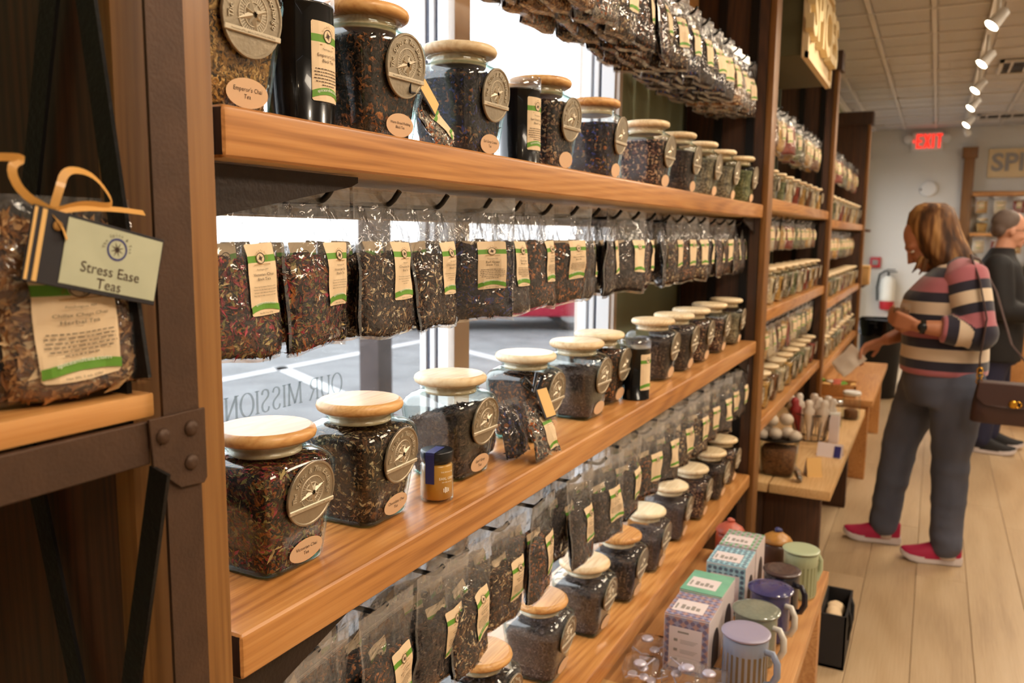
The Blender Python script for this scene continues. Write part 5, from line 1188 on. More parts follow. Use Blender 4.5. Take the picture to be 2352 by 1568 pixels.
# ---------------------------------------------------------------- ceiling: track, lamps, vents, added fill panels
trk = plank('light_track', .70, .735, -1.0, 9.6, H - .035, H - .006, 'white_plastic', bev=.003); tag(trk, 'white ceiling track carrying the row of spot lamps', 'track')
m, nt, out = newmat('lamp_lens'); em = N(nt, 'ShaderNodeEmission', i_Strength=60.0); em.inputs[0].default_value = (1.0, .80, .52, 1); L(nt, em.outputs[0], out.inputs[0])
LY = [-.4, .55, 1.5, 2.5, 3.55, 4.607, 5.58, 6.546, 7.407, 8.48, 9.25]
lens_me = None
aim_all = []
for i, y in enumerate(LY):
    t = thing('spot_lamp', 'white track spot lamp, %s from the back wall' % ORD[len(LY) - 1 - i], 'lamp', (.718, y, H - .035), (0, 0, 0), 'spot lamps on the ceiling track')
    aim = Vector((-.62, -.22, -.75)).normalized() if i < 10 else Vector((.3, .9, -.3)).normalized()
    q = Vector((0, 0, -1)).rotation_difference(aim); hd = Vector((0, 0, -.13))
    bm = bm_new(); tube(bm, [(0, 0, 0), (0, 0, -.10)], .009, 8); obj('stem', bm, 'white_plastic', t)
    bm = bm_new(); lathe(bm, [(.015, .055), (.022, .05), (.025, .02), (.031, -.022), (.035, -.040), (.033, -.040), (.030, -.022)], 24, cap1=False)
    for v in bm.verts: v.co = q @ v.co + hd
    obj('lamp_head', mesh_of(bm, 'lamp_head', .9), 'white_plastic', t)
    if i == 10: continue
    bm = bm_new(); lathe(bm, [(.031, -.034), (.026, -.042), (.014, -.047), (.003, -.048)], 20)
    for v in bm.verts: v.co = q @ v.co + hd
    obj('lamp_lens', mesh_of(bm, 'lamp_lens'), 'lamp_lens', t)
    l = bpy.data.lights.new('spot', 'SPOT'); l.energy = SPOT_W * (0.55 if i < 2 else 1.0); l.color = WARM; l.spot_size = 1.5; l.spot_blend = .7; l.shadow_soft_size = .04
    lo = bpy.data.objects.new('spot_light', l); COL.objects.link(lo); lo.parent = t; lo.location = hd + aim * .06; lo.rotation_mode = 'QUATERNION'; lo.rotation_quaternion = q
for i, (x, y) in enumerate(FILL_PANELS):  # housings of the added fill panels, none of them in view
    t = thing('fill_light_panel', 'added fill light panel out of view, %s from the street front' % ORD[i], 'light panel', (x, y, H - .012), group='added fill light panels'); plank('panel_frame', -.30, .30, -.6, .6, 0, .012, 'white_plastic', t, bev=.002); plank('diffuser', -.275, .275, -.55, .55, -.003, 0, 'fill_panel_glow', t, bev=0)
def vent(x0, x1, y0, y1, label, n):
    t = thing('ceiling_vent', label, 'vent', ((x0 + x1) / 2, (y0 + y1) / 2, H - .008)); a, b = (x1 - x0) / 2, (y1 - y0) / 2
    bm = bm_new()
    for q in ((-a, a, -b, -b + .025), (-a, a, b - .025, b), (-a, -a + .025, -b, b), (a - .025, a, -b, b)): box(bm, q[0], q[1], q[2], q[3], -.012, .004)
    obj('frame', bm, 'ceiling_grid', t); plank('duct_back', -a + .02, a - .02, -b + .02, b - .02, .002, .004, 'sign_dark', t, bev=0)
    for i in range(n):
        x = -a + .03 + (2 * a - .06) * (i + .5) / n; bm = bm_new(); prism(bm, [(x - .008, -b + .025, -.010), (x + .010, -b + .025, -.002), (x + .010, b - .025, -.002), (x - .008, b - .025, -.010)], (0, 0, .002)); obj('slat', bm, 'ceiling_grid', t)
vent(.83, 1.43, 6.55, 7.05, 'square air vent in the ceiling beside the second lamp seen', 6); vent(.80, 1.5, 9.25, 9.6, 'long slotted air vent in the ceiling near the back wall', 6)
# ---------------------------------------------------------------- back wall
yb = YB
m, nt, out = newmat('exit_red'); em = N(nt, 'ShaderNodeEmission', i_Strength=1.6); em.inputs[0].default_value = (1.0, .035, .02, 1); L(nt, em.outputs[0], out.inputs[0])
t = thing('exit_sign', 'white exit sign with glowing red letters high on back wall', 'sign', (.365, yb, 2.465))
plank('housing', -.155, .155, -.055, -.002, -.105, .098, 'white_plastic', t, bev=.006)
bm = bm_new(); y0_, y1_ = -.062, -.056
def bar(x0, x1, z0, z1): box(bm, x0, x1, y0_, y1_, z0, z1)
def slash(x0, z0, x1, z1, w_=.013): prism(bm, [(x0 - w_, y1_, z0), (x0 + w_, y1_, z0), (x1 + w_, y1_, z1), (x1 - w_, y1_, z1)], (0, y0_ - y1_, 0))
zb, zt = -.076, .076
bar(-.108, -.084, zb, zt); bar(-.084, -.046, zt - .022, zt); bar(-.084, -.052, -.011, .011); bar(-.084, -.046, zb, zb + .022)
slash(-.024, zb, .024, zt); slash(.024, zb, -.024, zt); bar(.048, .070, zb, zt); bar(.108, .130, zb, zt - .022); bar(.086, .148, zt - .022, zt)
prism(bm, [(-.146, y1_, 0), (-.124, y1_, .022), (-.124, y1_, -.022)], (0, y0_ - y1_, 0)); obj('lettering', bm, 'exit_red', t)
for s in (-1, 1):
    bm = bm_new(); loft(bm, [[(s * .185 + r * math.cos(k * PI / 9), y, r * math.sin(k * PI / 9) + .02) for k in range(18)] for r, y in ((.02, -.01), (.04, -.03), (.045, -.09), (.038, -.095))]); obj('emergency_lamp', mesh_of(bm, 'emergency_lamp', 1.0), 'white_plastic', t)
t = thing('smoke_detector', 'round white detector on the back wall above the woman', 'detector', (.415, yb, 1.95)); bm = bm_new(); loft(bm, [[(r * math.cos(k * PI / 14), y, r * math.sin(k * PI / 14)) for k in range(28)] for r, y in ((.088, -.002), (.088, -.03), (.075, -.045), (.03, -.05))]); obj('dome', mesh_of(bm, 'dome', .7), 'white_plastic', t)
bm = bm_new(); ball(bm, (-.075, -.035, -.005), .016); obj('sensor', bm, 'sign_letter_grey', t)
pbr('alarm_red', C(190, 40, 50), .4)
t = thing('fire_alarm', 'small red alarm box on the back wall above the extinguisher', 'alarm', (-.075, yb, 1.13)); plank('box', -.055, .055, -.04, 0, -.06, .06, 'alarm_red', t, bev=.006); plank('pull_panel', -.03, .03, -.046, -.04, -.03, .03, 'sign_letter_grey', t, bev=.002)
t = thing('fire_extinguisher', 'red and white fire extinguisher hanging on the back wall', 'extinguisher', (.075, yb - .09, .60))
bm = bm_new(); lathe(bm, [(.06, 0), (.075, .015), (.078, .10), (.078, .24)], 24, cap1=True); obj('lower_cylinder', bm, 'alarm_red', t); bm = bm_new(); lathe(bm, [(.0795, .10), (.0795, .13), (.0795, .30), (.07, .345), (.045, .37), (.025, .385)], 24); obj('white_label', bm, 'label_white', t)
bm = bm_new(); tube(bm, [(0, 0, .38), (0, 0, .43), (-.03, 0, .44), (-.09, 0, .40), (-.11, 0, .25), (-.10, 0, .10)], .011, 8); obj('hose', bm, 'rubber', t); bm = bm_new(); box(bm, -.02, .09, -.01, .01, .425, .437); box(bm, -.02, .07, -.01, .01, .45, .46); obj('handle', bm, 'rubber', t)
bk = thing('back_shelving', 'wooden spice wall unit with column at the back right', 'shelving', (0, yb, 0))
plank('column', .735, .84, -.12, 0, 0, 2.27, 'post_wood', bk); plank('column_cap', .715, .862, -.14, 0, 2.27, 2.38, 'post_wood', bk)
for z in (1.86, 1.44, 1.0, .6): plank('shelf', .84, 2.6, -.25, 0, z, z + .035, 'shelf_wood', bk, bev=.003)
plank('peg_rail', .84, 2.6, -.03, 0, 1.88, 1.92, 'shelf_wood', bk)
s = thing('wall_sign', 'cream sign with grey letters on the back wall', 'sign', (0, yb, 0)); plank('board', .965, 1.75, -.04, 0, 2.06, 2.36, 'cream_sign', s, bev=.006)
bm = bm_new(); add_text(bm, 'SPICES', lambda x, y, z: (1.36 + x, -.045 - z, 2.21 + y), .255, extrude=.008, bold=.006); obj('lettering', bm, 'sign_letter_grey', s)
for k, z in enumerate((1.475, 1.035)):
    for i in range(8):
        pal = PALS[(i + k) % 8]; jar((.95 + .16 * i, yb - .12, z), -PI / 2, pal, .1, 'jar of %s, %s along the %s back wall shelf' % (TEAW[pal], ORD[i], ['upper', 'lower'][k]), None, detail=False, group='jars of the back wall unit', oval=False, medal=False)
for k, z in enumerate((1.84, 1.42)):
    for i in range(8):
        pal = ['spice_gold', 'spice_cream', 'spice_red', 'spice_gold', 'spice_brown'][(i + k) % 5]; pouch(pouch_set(pal, 200 + i % 6, None, detail=0, lab=(0.0, 0.5, 0.02), fill=.25, fat=.014), (.93 + .17 * i, yb - .20, z), (0, 0, -PI / 2), 'pouch of %s, %s in the %s back wall row' % (TEAW[pal], ORD[i], ['upper', 'lower'][k]), 'pouches of the back wall unit', name='spice_pouch', cat='spice pouch')
ct = thing('counter', 'wooden service counter behind the woman at the right edge', 'counter', (0, 0, 0)); plank('counter_top', .93, 1.9, 7.2, 7.8, .80, .84, 'bench_wood', ct); plank('counter_front', .97, 1.86, 7.24, 7.76, 0, .80, 'table_wood', ct)
# ---------------------------------------------------------------- people
pbr('skin', C(186, 124, 92), .5, var=.05, vscale=20); pbr('skin_pale', C(206, 150, 124), .5, var=.05, vscale=20); pbr('jeans', C(84, 88, 104), .85, var=.16, vscale=9, stretch=(1, 1, .5), bump=.25, bscale=90); pbr('shoe_pink', C(170, 16, 66), .65, bump=.2, bscale=300); pbr('sole_white', C(214, 204, 204), .6); pbr('sock', C(226, 214, 210), .8)
pbr('watch_black', C(12, 12, 14), .25); pbr('bag_leather', C(66, 42, 38), .42, bump=.15, bscale=150); pbr('brass', C(214, 160, 60), .25, 1.0); pbr('jacket_black', C(24, 22, 24), .75, bump=.2, bscale=60); pbr('hair_grey', C(104, 88, 80), .7, bump=.5, bscale=90, stretch=(1, 1, .3)); pbr('navy_jeans', C(36, 38, 66), .8); pbr('eye_white', C(230, 224, 216), .3); pbr('eye_dark', C(40, 26, 18), .2); pbr('lip', C(160, 84, 76), .5); pbr('lens_dark', C(50, 44, 40), .2)
def hair_mat(name, d, m_, l):
    m, nt, out = newmat(name); b = N(nt, 'ShaderNodeBsdfPrincipled'); b.inputs['Roughness'].default_value = .62; b.inputs['Specular IOR Level'].default_value = .3
    tc = N(nt, 'ShaderNodeTexCoord'); mp = N(nt, 'ShaderNodeMapping'); mp.inputs['Scale'].default_value = (30, 30, 3.2); mp.inputs['Rotation'].default_value = (0, .45, 0); L(nt, tc.outputs['Object'], mp.inputs[0])
    nz = N(nt, 'ShaderNodeTexNoise', i_Scale=1.0, i_Detail=2.0); L(nt, mp.outputs[0], nz.inputs['Vector']); rp = N(nt, 'ShaderNodeValToRGB'); e = rp.color_ramp.elements
    e[0].position = .34; e[0].color = d; e[1].position = .68; e[1].color = l; k = e.new(.52); k.color = m_; L(nt, nz.outputs[0], rp.inputs[0]); L(nt, rp.outputs[0], b.inputs['Base Color'])
    bp = N(nt, 'ShaderNodeBump', i_Strength=.5, i_Distance=.006); L(nt, nz.outputs[0], bp.inputs['Height']); L(nt, bp.outputs[0], b.inputs['Normal']); L(nt, b.outputs[0], out.inputs[0])
hair_mat('hair_blond', C(62, 38, 22), C(112, 74, 42), C(178, 132, 80))
def stripe_mat():
    m, nt, out = newmat('sweater'); b = N(nt, 'ShaderNodeBsdfPrincipled'); b.inputs['Roughness'].default_value = .9; b.inputs['Sheen Weight'].default_value = .3
    at = N(nt, 'ShaderNodeAttribute', attribute_name='along'); dv = N(nt, 'ShaderNodeMath', operation='DIVIDE'); dv.inputs[1].default_value = .196; L(nt, at.outputs['Fac'], dv.inputs[0]); fr = N(nt, 'ShaderNodeMath', operation='FRACT'); L(nt, dv.outputs[0], fr.inputs[0])
    rp = N(nt, 'ShaderNodeValToRGB'); rp.color_ramp.interpolation = 'CONSTANT'; e = rp.color_ramp.elements; nv, pk, cr = C(40, 38, 54), C(176, 104, 114), C(220, 198, 172)
    e[0].position = 0; e[0].color = nv; e[1].position = .20; e[1].color = cr
    for p, c in ((.47, nv), (.68, pk)): k = e.new(p); k.color = c
    L(nt, fr.outputs[0], rp.inputs[0]); L(nt, rp.outputs[0], b.inputs['Base Color']); L(nt, b.outputs[0], out.inputs[0])
stripe_mat()
def fuse(bm, voxel, iters=6, name='body', factor=.5):
    """one continuous skin over the overlapping volumes in bm"""
    me = mesh_of(bm, 'tmp'); o = bpy.data.objects.new('tmp', me); COL.objects.link(o)
    md = o.modifiers.new('r', 'REMESH'); md.mode = 'VOXEL'; md.voxel_size = voxel; md.use_smooth_shade = True
    if iters: s = o.modifiers.new('s', 'SMOOTH'); s.iterations = iters; s.factor = factor
    dg = bpy.context.evaluated_depsgraph_get(); r = bpy.data.meshes.new_from_object(o.evaluated_get(dg)); r.name = name
    bpy.data.objects.remove(o); bpy.data.meshes.remove(me)
    for p in r.polygons: p.use_smooth = True
    return r
def caps(bm, pts, rads, seg=14):
    """a limb: tapered sweep with round ends"""
    tube(bm, pts, rads, seg)
    for p, r in ((pts[0], rads[0]), (pts[-1], rads[-1])): ball(bm, p, r * .98, seg, 8)
def ell_loft(bm, secs, seg=24): loft(bm, [ring_pts(a, b, z, 2.3, seg, x, y) for x, y, z, a, b in secs])
def hand(bm, wrist, d, n, curl=.5, s=1.0, side=1):
    """palm, four unequal curled fingers and a thumb that leaves the side of the palm"""
    d = Vector(d).normalized(); n = Vector(n); n = (n - d * n.dot(d)).normalized(); a = d.cross(n) * side; w_ = Vector(wrist)
    for k in (-1.5, -.5, .5, 1.5): tube(bm, [w_ + a * k * .010 * s, w_ + d * .045 * s + a * k * .017 * s, w_ + d * .088 * s + a * k * .0195 * s], [.013 * s, .0135 * s, .011 * s], 8)
    for k, ln in zip((-1.5, -.5, .5, 1.5), (.060, .074, .078, .068)):
        p = w_ + d * .084 * s + a * k * .0195 * s; v = d.copy(); pts = [p]
        for f_, seglen in ((curl * .9, .45), (curl * 1.2, .32), (curl * .8, .25)):
            v = (v * math.cos(f_) + n * math.sin(f_)); p = p + v * ln * seglen * s; pts.append(p); 
            q = v.cross(a); n_ = -q if q.dot(n) < 0 else q; n = n
        tube(bm, pts, [.0098 * s, .0092 * s, .0086 * s, .0072 * s], 8); ball(bm, pts[-1], .0072 * s, 8, 6)
    t0 = w_ + d * .028 * s + a * .028 * s; t1 = t0 + (d * .6 + a * .7 + n * .4).normalized() * .036 * s; t2 = t1 + (d * .85 + a * .1 + n * .5).normalized() * .030 * s
    tube(bm, [w_ + d * .015 * s + a * .012 * s, t0, t1, t2], [.013 * s, .0125 * s, .0105 * s, .0085 * s], 8); ball(bm, t2, .0085 * s, 8, 6)
def head(bm, M):
    T = lambda *p: M @ Vector(p)
    def el(c, r):
        b2 = bm_new(); ball(b2, c, r, 20, 14)
        vs = {}
        for v in b2.verts: vs[v] = bm.verts.new(M @ v.co)
        for f in b2.faces: bm.faces.new([vs[v] for v in f.verts])
        b2.free()
    el((-.012, 0, .025), (.098, .076, .098)); el((.020, 0, -.030), (.072, .064, .075)); el((.040, 0, -.068), (.048, .046, .045)); el((.074, 0, -.092), (.022, .026, .020)); el((.055, .03, -.035), (.035, .028, .03)); el((.055, -.03, -.035), (.035, .028, .03)); el((.062, 0, .022), (.035, .06, .022))
    tube(bm, [T(.083, 0, .012), T(.098, 0, -.012), T(.112, 0, -.034), T(.090, 0, -.040)], [.010, .011, .013, .010], 10)
    el((.094, 0, -.064), (.012, .022, .006)); el((.092, 0, -.075), (.012, .020, .007))
    for s in (-1, 1): el((-.004, s * .074, -.012), (.019, .009, .030)); el((.104, s * .012, -.037), (.009, .007, .007))
def face_parts(M, root, lipm='lip'):
    for s in (-1, 1):
        bm = bm_new(); ball(bm, (.078, s * .031, -.002), (.010, .012, .006), 12, 8); 
        for v in bm.verts: v.co = M @ v.co
        e = obj('eye', mesh_of(bm, 'eye', 1.5), 'eye_white', root)
        bm = bm_new(); ball(bm, (.0845, s * .031, -.003), (.0045, .006, .0052), 10, 6)
        for v in bm.verts: v.co = M @ v.co
        obj('iris', bm, 'eye_dark', e)
        bm = bm_new(); tube(bm, [M @ Vector(p) for p in ((.090, s * .016, .017), (.092, s * .03, .021), (.082, s * .045, .017))], [.0025, .003, .002], 6); obj('eyebrow', bm, 'hair_grey', root)
    bm = bm_new(); tube(bm, [M @ Vector(p) for p in ((.093, -.022, -.069), (.104, -.008, -.068), (.105, 0, -.069), (.104, .008, -.068), (.093, .022, -.069))], [.003, .0048, .0045, .0048, .003], 8); obj('mouth', bm, lipm, root)
def head_matrix(o, fwd, up):
    f = Vector(fwd).normalized(); u = Vector(up); u = (u - f * u.dot(f)).normalized(); l = u.cross(f)
    return Matrix(((f.x, l.x, u.x, o[0]), (f.y, l.y, u.y, o[1]), (f.z, l.z, u.z, o[2]), (0, 0, 0, 1)))
def shoe(root, toe, heel, name='shoe'):
    a = Vector(heel); b = Vector(toe); d = (b - a); ln = d.length; d.normalize(); n = Vector((-d.y, d.x, 0)); up = Vector((0, 0, 1))
    P = lambda t, s, z: a + d * (t * ln) + n * s + up * z
    half = [(0, .020), (.04, .029), (.15, .033), (.35, .032), (.55, .038), (.72, .043), (.86, .039), (.95, .026), (1.0, .010)]
    out = [P(t, w_, 0) for t, w_ in half] + [P(t, -w_, 0) for t, w_ in half[::-1]]
    bm = bm_new(); zs = [.004 + .022 * max(0, (t - .72) / .28) ** 2 for t, _ in half] ; zs = zs + zs[::-1]; th = [.034 - .012 * t for t, _ in half]; th = th + th[::-1]
    loft(bm, [[p + up * z for p, z in zip(out, zs)], [p + up * (z + t_ * .5) + (p - P(.5, 0, 0)) * .02 for p, z, t_ in zip(out, zs, th)], [p + up * (z + t_) for p, z, t_ in zip(out, zs, th)]]); sl = mesh_of(bm, 'sole', .9)
    sh = obj(name, None or bpy.data.meshes.new('shoe'), None, root) if False else None
    bm = bm_new(); rings = []
    for t, hw, h in ((.015, .018, .070), (.06, .030, .082), (.16, .033, .078), (.30, .034, .080), (.42, .037, .078), (.55, .040, .062), (.70, .041, .048), (.85, .037, .038), (.95, .025, .030), (.995, .008, .022)):
        zb = .028 - .006 * t + .012 * max(0, (t - .72) / .28) ** 2; k = 14; rings.append([P(t, hw * math.cos(PI * i / (k - 1)), zb + h * .98 * max(0.0, math.sin(PI * i / (k - 1))) ** .8) for i in range(k)])
    loft(bm, rings); o = obj(name, mesh_of(bm, name, 1.2), 'shoe_pink', root); obj('sole', sl, 'sole_white', o)
    bm = bm_new()
    for t in (.40, .47, .54, .61): tube(bm, [P(t, -.018, .083 - .10 * (t - .4)), P(t + .01, 0, .099 - .13 * (t - .4)), P(t, .018, .083 - .10 * (t - .4))], .0025, 5)
    obj('laces', bm, 'shoe_pink', o); return o
def along_attr(me, arms, sleeve=False):
    """length along the sleeve on the arms, height on the trunk (for the knitted stripes)"""
    at = me.attributes.new('along', 'FLOAT', 'POINT')
    for i, v in enumerate(me.vertices):
        best = None
        for chain in arms:
            acc = 0
            for (p, r0), (q, r1) in zip(chain, chain[1:]):
                p, q = Vector(p), Vector(q); d = q - p; t = max(0, min(1, (v.co - p).dot(d) / d.length_squared)); dist = (v.co - (p + d * t)).length - (r0 + (r1 - r0) * t)
                if best is None or dist < best[0]: best = (dist, acc + t * d.length, t + (0 if p == Vector(chain[0][0]) else 1))
                acc += d.length
        at.data[i].value = (best[1] + .30) if sleeve else (v.co.z - .863 + 10 * .196)
    return me
# --- woman reading a pouch at the bench, in profile towards the shelves
WY = 4.03
shL, elL, wrL = Vector((.650, 3.885, 1.262)), Vector((.712, 3.835, 1.035)), Vector((.492, 3.80, 1.052)); shR, elR, wrR = Vector((.60, 4.175, 1.262)), Vector((.515, 4.225, 1.02)), Vector((.362, 4.08, .955))
MW = head_matrix((.505, WY, 1.405), (-.80, -.06, -.60), (-.60, 0, .80))
bm = bm_new(); head(bm, MW)
caps(bm, [(.605, WY, 1.295), (.575, WY, 1.345), (.545, WY, 1.385)], [.062, .056, .052])
ell_loft(bm, [(.60, WY, 1.0, .08, .12), (.60, WY, 1.2, .10, .14), (.605, WY, 1.30, .05, .06)])
for sh_, el_, wr_ in ((shL, elL, wrL), (shR, elR, wrR)): caps(bm, [sh_, el_], [.045, .040]); caps(bm, [el_, el_ * .5 + wr_ * .5, wr_], [.041, .038, .026])
hand(bm, wrL + Vector((-.01, 0, .003)), (-.95, .1, .28), (.1, .9, .3), .75, .95, 1); hand(bm, wrR + Vector((-.01, 0, -.004)), (-.88, -.1, -.45), (.1, -.5, -.9), .6, .95, -1)
tube(bm, [(.60, WY, 1.05), (.60, WY, 1.25)], .05, 10)
wm = obj('person', fuse(bm, .0055, 3), 'skin'); tag(wm, 'woman in striped sweater and jeans looking down at a pouch', 'person')
face_parts(MW, wm)
bm = bm_new()
ell_loft(bm, [(.600, WY, .835, .172, .190), (.598, WY, .87, .176, .192), (.598, WY, .95, .172, .190), (.590, WY, 1.02, .170, .185), (.578, WY, 1.10, .172, .190), (.582, WY, 1.17, .160, .200), (.602, WY, 1.24, .122, .205), (.615, WY, 1.29, .085, .165), (.605, WY, 1.325, .066, .085)])
swo = obj('sweater', along_attr(fuse(bm, .011, 5), []), 'sweater', wm)
for sh_, el_, wr_ in ((shL, elL, wrL), (shR, elR, wrR)):
    bm = bm_new(); cuff = el_ * .38 + wr_ * .62 if sh_ is shL else el_ * .55 + wr_ * .45; top = sh_ * 1.0 + Vector((-.02, (WY - sh_.y) * .35, .022))
    tube(bm, [top, sh_, sh_ * .5 + el_ * .5, el_, el_ * .5 + cuff * .5, cuff], [.062, .090, .082, .078, .068, .056], 18); ball(bm, el_, .077, 18, 12); ball(bm, top, .06, 16, 10)
    obj('sleeve', along_attr(fuse(bm, .009, 5), [[(tuple(top), .07), (tuple(sh_), .09), (tuple(el_), .078), (tuple(cuff), .056)]], True), 'sweater', swo)
bm = bm_new()
ell_loft(bm, [(.600, WY, .70, .135, .175), (.598, WY, .78, .158, .185), (.600, WY, .86, .160, .180), (.600, WY, .90, .150, .17)])
for hp, kn, an in (((.545, 4.115, .80), (.452, 4.115, .495), (.405, 4.095, .085)), ((.660, 3.945, .80), (.655, 3.935, .49), (.662, 3.94, .085))):
    hp, kn, an = Vector(hp), Vector(kn), Vector(an); caps(bm, [hp, hp * .5 + kn * .5, kn, kn * .65 + an * .35, kn * .3 + an * .7, an], [.112, .097, .079, .073, .067, .067], 18)
jm = fuse(bm, .011, 4)
for v in jm.vertices:                                              # folds of the denim at knee and hem
    z = v.co.z
    if z < .80: k = .007 * noise.noise(Vector((v.co.x * 9, v.co.y * 9, z * 22))) * (1.0 if z < .3 or .4 < z < .6 else .5); v.co += Vector((v.normal.x, v.normal.y, 0)) * k
obj('jeans', jm, 'jeans', wm)
shoe(wm, (.235, 4.075, 0), (.482, 4.095, 0)); shoe(wm, (.487, 3.915, 0), (.728, 3.955, 0))
for x, y in ((.415, 4.094), (.667, 3.942)): bm = bm_new(); tube(bm, [(x, y, .03), (x, y, .13)], .045, 14); obj('sock', bm, 'sock', wm)
bm = bm_new(); hr = []
for cx, cz, a_, b_, tl in ((.497, 1.570, .022, .022, 0), (.500, 1.562, .058, .056, .1), (.507, 1.535, .088, .083, .1), (.512, 1.49, .098, .098, .1), (.522, 1.45, .100, .104, .1), (.540, 1.41, .100, .107, .08), (.560, 1.37, .102, .110, .05), (.580, 1.335, .100, .114, 0), (.592, 1.305, .092, .112, 0), (.600, 1.283, .070, .095, 0)):
    ring = []
    for i in range(56):
        th = 2 * PI * i / 56; k = 1 + (.022 * math.sin(13 * th + cz * 6) + .015 * math.sin(29 * th + 2)) * min(1, max(0, (1.56 - cz) / .1)); ring.append((cx + a_ * k * math.cos(th), WY + b_ * k * math.sin(th), cz + tl * a_ * math.cos(th) + .006 * math.sin(9 * th) * (1.33 > cz)))
    hr.append(ring)
loft(bm, hr[::-1])
tube(bm, [(.485, WY - .098, 1.34), (.468, WY - .095, 1.295), (.450, WY - .085, 1.268)], [.012, .008, .002], 6); tube(bm, [(.50, WY - .102, 1.33), (.492, WY - .105, 1.285), (.478, WY - .10, 1.262)], [.012, .008, .002], 6)
hm = mesh_of(bm, 'hair', 1.5); obj('hair', hm, 'hair_blond', wm)
bm = bm_new(); ax_ = (wrL - elL).normalized(); c = wrL - ax_ * .015
tube(bm, [c - ax_ * .010, c + ax_ * .010], .0305, 18); wt = obj('watch', bm, 'watch_black', wm)
bm = bm_new(); ball(bm, c + Vector((0, -.029, 0)), (.019, .006, .019), 16, 8); obj('watch_face', bm, 'watch_black', wt)
# handbag on her hip
hb = thing('handbag', 'dark brown leather handbag with gold clasp on the woman\'s hip', 'handbag', (.845, 3.74, .69))
bm = bm_new(); loft(bm, [ring_pts(a, b, z, 5, 28) for a, b, z in ((.135, .040, 0), (.142, .045, .006), (.138, .042, .08), (.125, .032, .150), (.118, .024, .158))]); obj('body', mesh_of(bm, 'body', .8), 'bag_leather', hb)
bm = bm_new(); prism(bm, [(-.122, -.048, .162), (.122, -.048, .162), (.128, -.049, .105), (.10, -.052, .075), (0, -.054, .068), (-.10, -.052, .075), (-.128, -.049, .105)], (0, .004, 0)); bevel(bm, .002); obj('flap', bm, 'bag_leather', hb)
bm = bm_new(); box(bm, -.122, .122, -.046, .030, .158, .164); bevel(bm, .002); obj('top_flap', bm, 'bag_leather', hb)
bm = bm_new(); loft(bm, [[(.0 + r * math.cos(k * PI / 9), -.055 - y, .088 + r * math.sin(k * PI / 9)) for k in range(18)] for r, y in ((.016, 0), (.016, .004), (.008, .006))]); tube(bm, [(.012 * math.cos(k * PI / 6) + .016, -.058, .088 + .012 * math.sin(k * PI / 6)) for k in range(13)], .003, 6); obj('clasp', bm, 'brass', hb)
bm = bm_new(); o_ = Vector((.845, 3.74, .69)); pts = [Vector((.725, 3.735, .845)), Vector((.722, 3.74, .95)), Vector((.735, 3.755, 1.10)), Vector((.70, 3.79, 1.25)), Vector((.665, 3.86, 1.345)), Vector((.70, 3.95, 1.33)), Vector((.77, 3.93, 1.20)), Vector((.83, 3.80, 1.0)), Vector((.95, 3.745, .85))]
tube(bm, [p - o_ for p in pts], .012, 8, flat=.3); obj('strap', bm, 'bag_leather', hb)
bm = bm_new()
for z in (.162, .185, .205): tube(bm, [(-.12 + .010 * math.cos(k * PI / 5), -.012, z + .012 * math.sin(k * PI / 5)) for k in range(11)], .003, 6)
obj('strap_ring', bm, 'brass', hb)
t = thing('held_pouch', 'white pouch held low in the woman\'s far hand', 'pouch', (.205, 4.035, .845), (0, .75, .1)); p = Pouch(55, .010, .2, .10, .13); obj('pouch_film', p.shell(10, 14), 'wrap_white', t, loc=(0, 0, .06), rot=(0, 0, 1.2))
t = thing('held_packet', 'clear packet of brown tea held against the striped sweater', 'packet', (.425, 3.795, 1.135), (.1, -.2, 1.35)); p = Pouch(56, .009, .25, .07, .10); obj('pouch_film', p.shell(8, 12), 'pouch', t); obj('tea_leaves', p.tea(8, 8), 'leaf_spice_brown', t, kind='stuff')
# --- man in black behind her, turned to the counter
MY = 6.3; hx = .955
MM = head_matrix((hx, MY, 1.475), (.93, .25, -.12), (.12, 0, 1))
bm = bm_new(); head(bm, MM); caps(bm, [(hx - .035, MY, 1.30), (hx - .02, MY, 1.37), (hx - .01, MY, 1.42)], [.066, .060, .056]); ell_loft(bm, [(hx - .03, MY, .95, .10, .14), (hx - .03, MY, 1.25, .10, .15)])
s1, e1, w1 = Vector((hx - .06, MY - .2, 1.24)), Vector((hx - .02, MY - .25, .97)), Vector((hx + .20, MY - .16, .93)); s2, e2, w2 = Vector((hx - .04, MY + .2, 1.24)), Vector((hx + .05, MY + .22, .98)), Vector((hx + .25, MY + .1, 1.05))
for a_, b_, c_ in ((s1, e1, w1), (s2, e2, w2)): caps(bm, [a_, b_], [.045, .04]); caps(bm, [b_, c_], [.04, .028]); hand(bm, c_, (.9, .1, .1), (0, 0, -1), .6, 1.0)
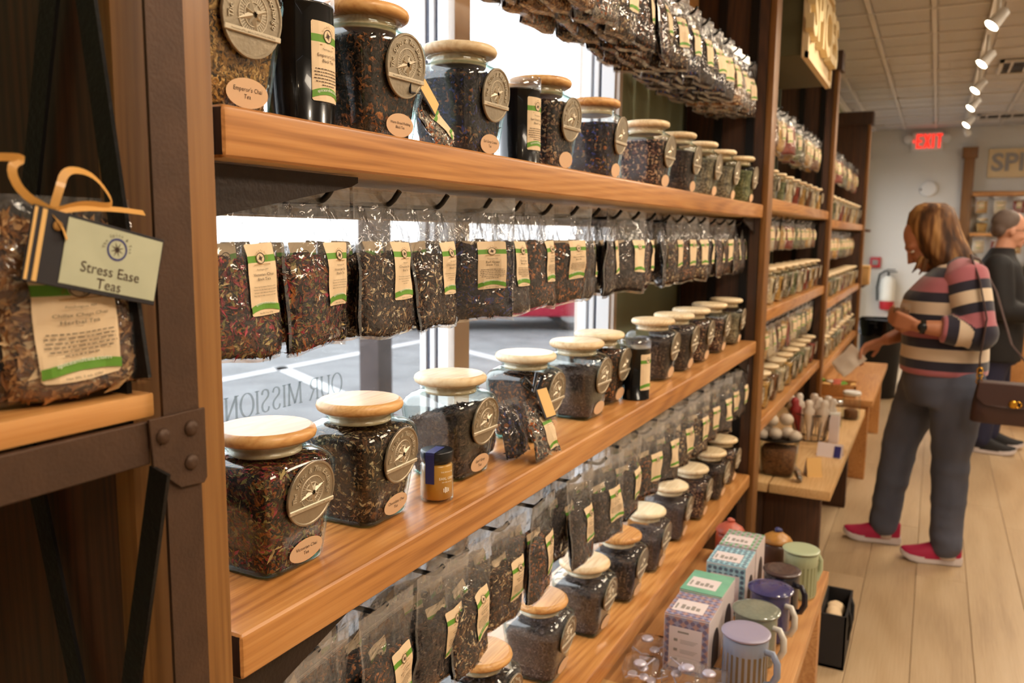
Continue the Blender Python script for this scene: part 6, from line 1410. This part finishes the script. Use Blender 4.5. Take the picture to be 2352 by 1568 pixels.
mn = obj('person', fuse(bm, .007, 3), 'skin_pale'); tag(mn, 'grey haired man with glasses in a black jacket facing away right', 'person'); face_parts(MM, mn)
bm = bm_new(); ell_loft(bm, [(hx - .02, MY, .62, .15, .22), (hx - .02, MY, .8, .155, .225), (hx - .025, MY, 1.0, .15, .22), (hx - .03, MY, 1.15, .145, .225), (hx - .04, MY, 1.25, .12, .22), (hx - .04, MY, 1.31, .085, .15), (hx - .03, MY, 1.36, .07, .08)])
for a_, b_, c_ in ((s1, e1, w1), (s2, e2, w2)): caps(bm, [a_, b_], [.088, .075], 14); caps(bm, [b_, b_ * .15 + c_ * .85], [.075, .055], 14)
obj('jacket', fuse(bm, .013, 4), 'jacket_black', mn)
bm = bm_new(); ell_loft(bm, [(hx - .02, MY, .6, .13, .18), (hx - .02, MY, .85, .14, .19)])
for s in (-1, 1): caps(bm, [(hx - .02, MY + s * .10, .70), (hx - .02 + s * .03, MY + s * .11, .45), (hx - .04 + s * .03, MY + s * .11, .09)], [.105, .08, .062], 14)
obj('trousers', fuse(bm, .014, 3), 'navy_jeans', mn)
for s in (-1, 1): o = shoe(mn, (hx + .17 + s * .03, MY + s * .11, 0), (hx - .09 + s * .03, MY + s * .11, 0)); o.data.materials.clear(); o.data.materials.append(MATS['jacket_black'])
bm = bm_new()
for c, r in (((-.03, 0, .045), (.092, .084, .085)), ((-.065, 0, -.005), (.05, .074, .055))): 
    b2 = bm_new(); ball(b2, c, r, 18, 12); vs = {}
    for v in b2.verts: vs[v] = bm.verts.new(MM @ v.co)
    for f in b2.faces: bm.faces.new([vs[v] for v in f.verts])
    b2.free()
obj('hair', fuse(bm, .008, 3), 'hair_grey', mn)
bm = bm_new()
for s in (-1, 1): tube(bm, [MM @ Vector((.098, s * .031 + .019 * math.cos(k * PI / 6), -.003 + .015 * math.sin(k * PI / 6))) for k in range(13)], .0016, 5); tube(bm, [MM @ Vector(p) for p in ((.095, s * .05, 0), (.04, s * .076, .002), (-.01, s * .078, -.002))], .0016, 5)
obj('glasses', bm, 'lens_dark', mn)
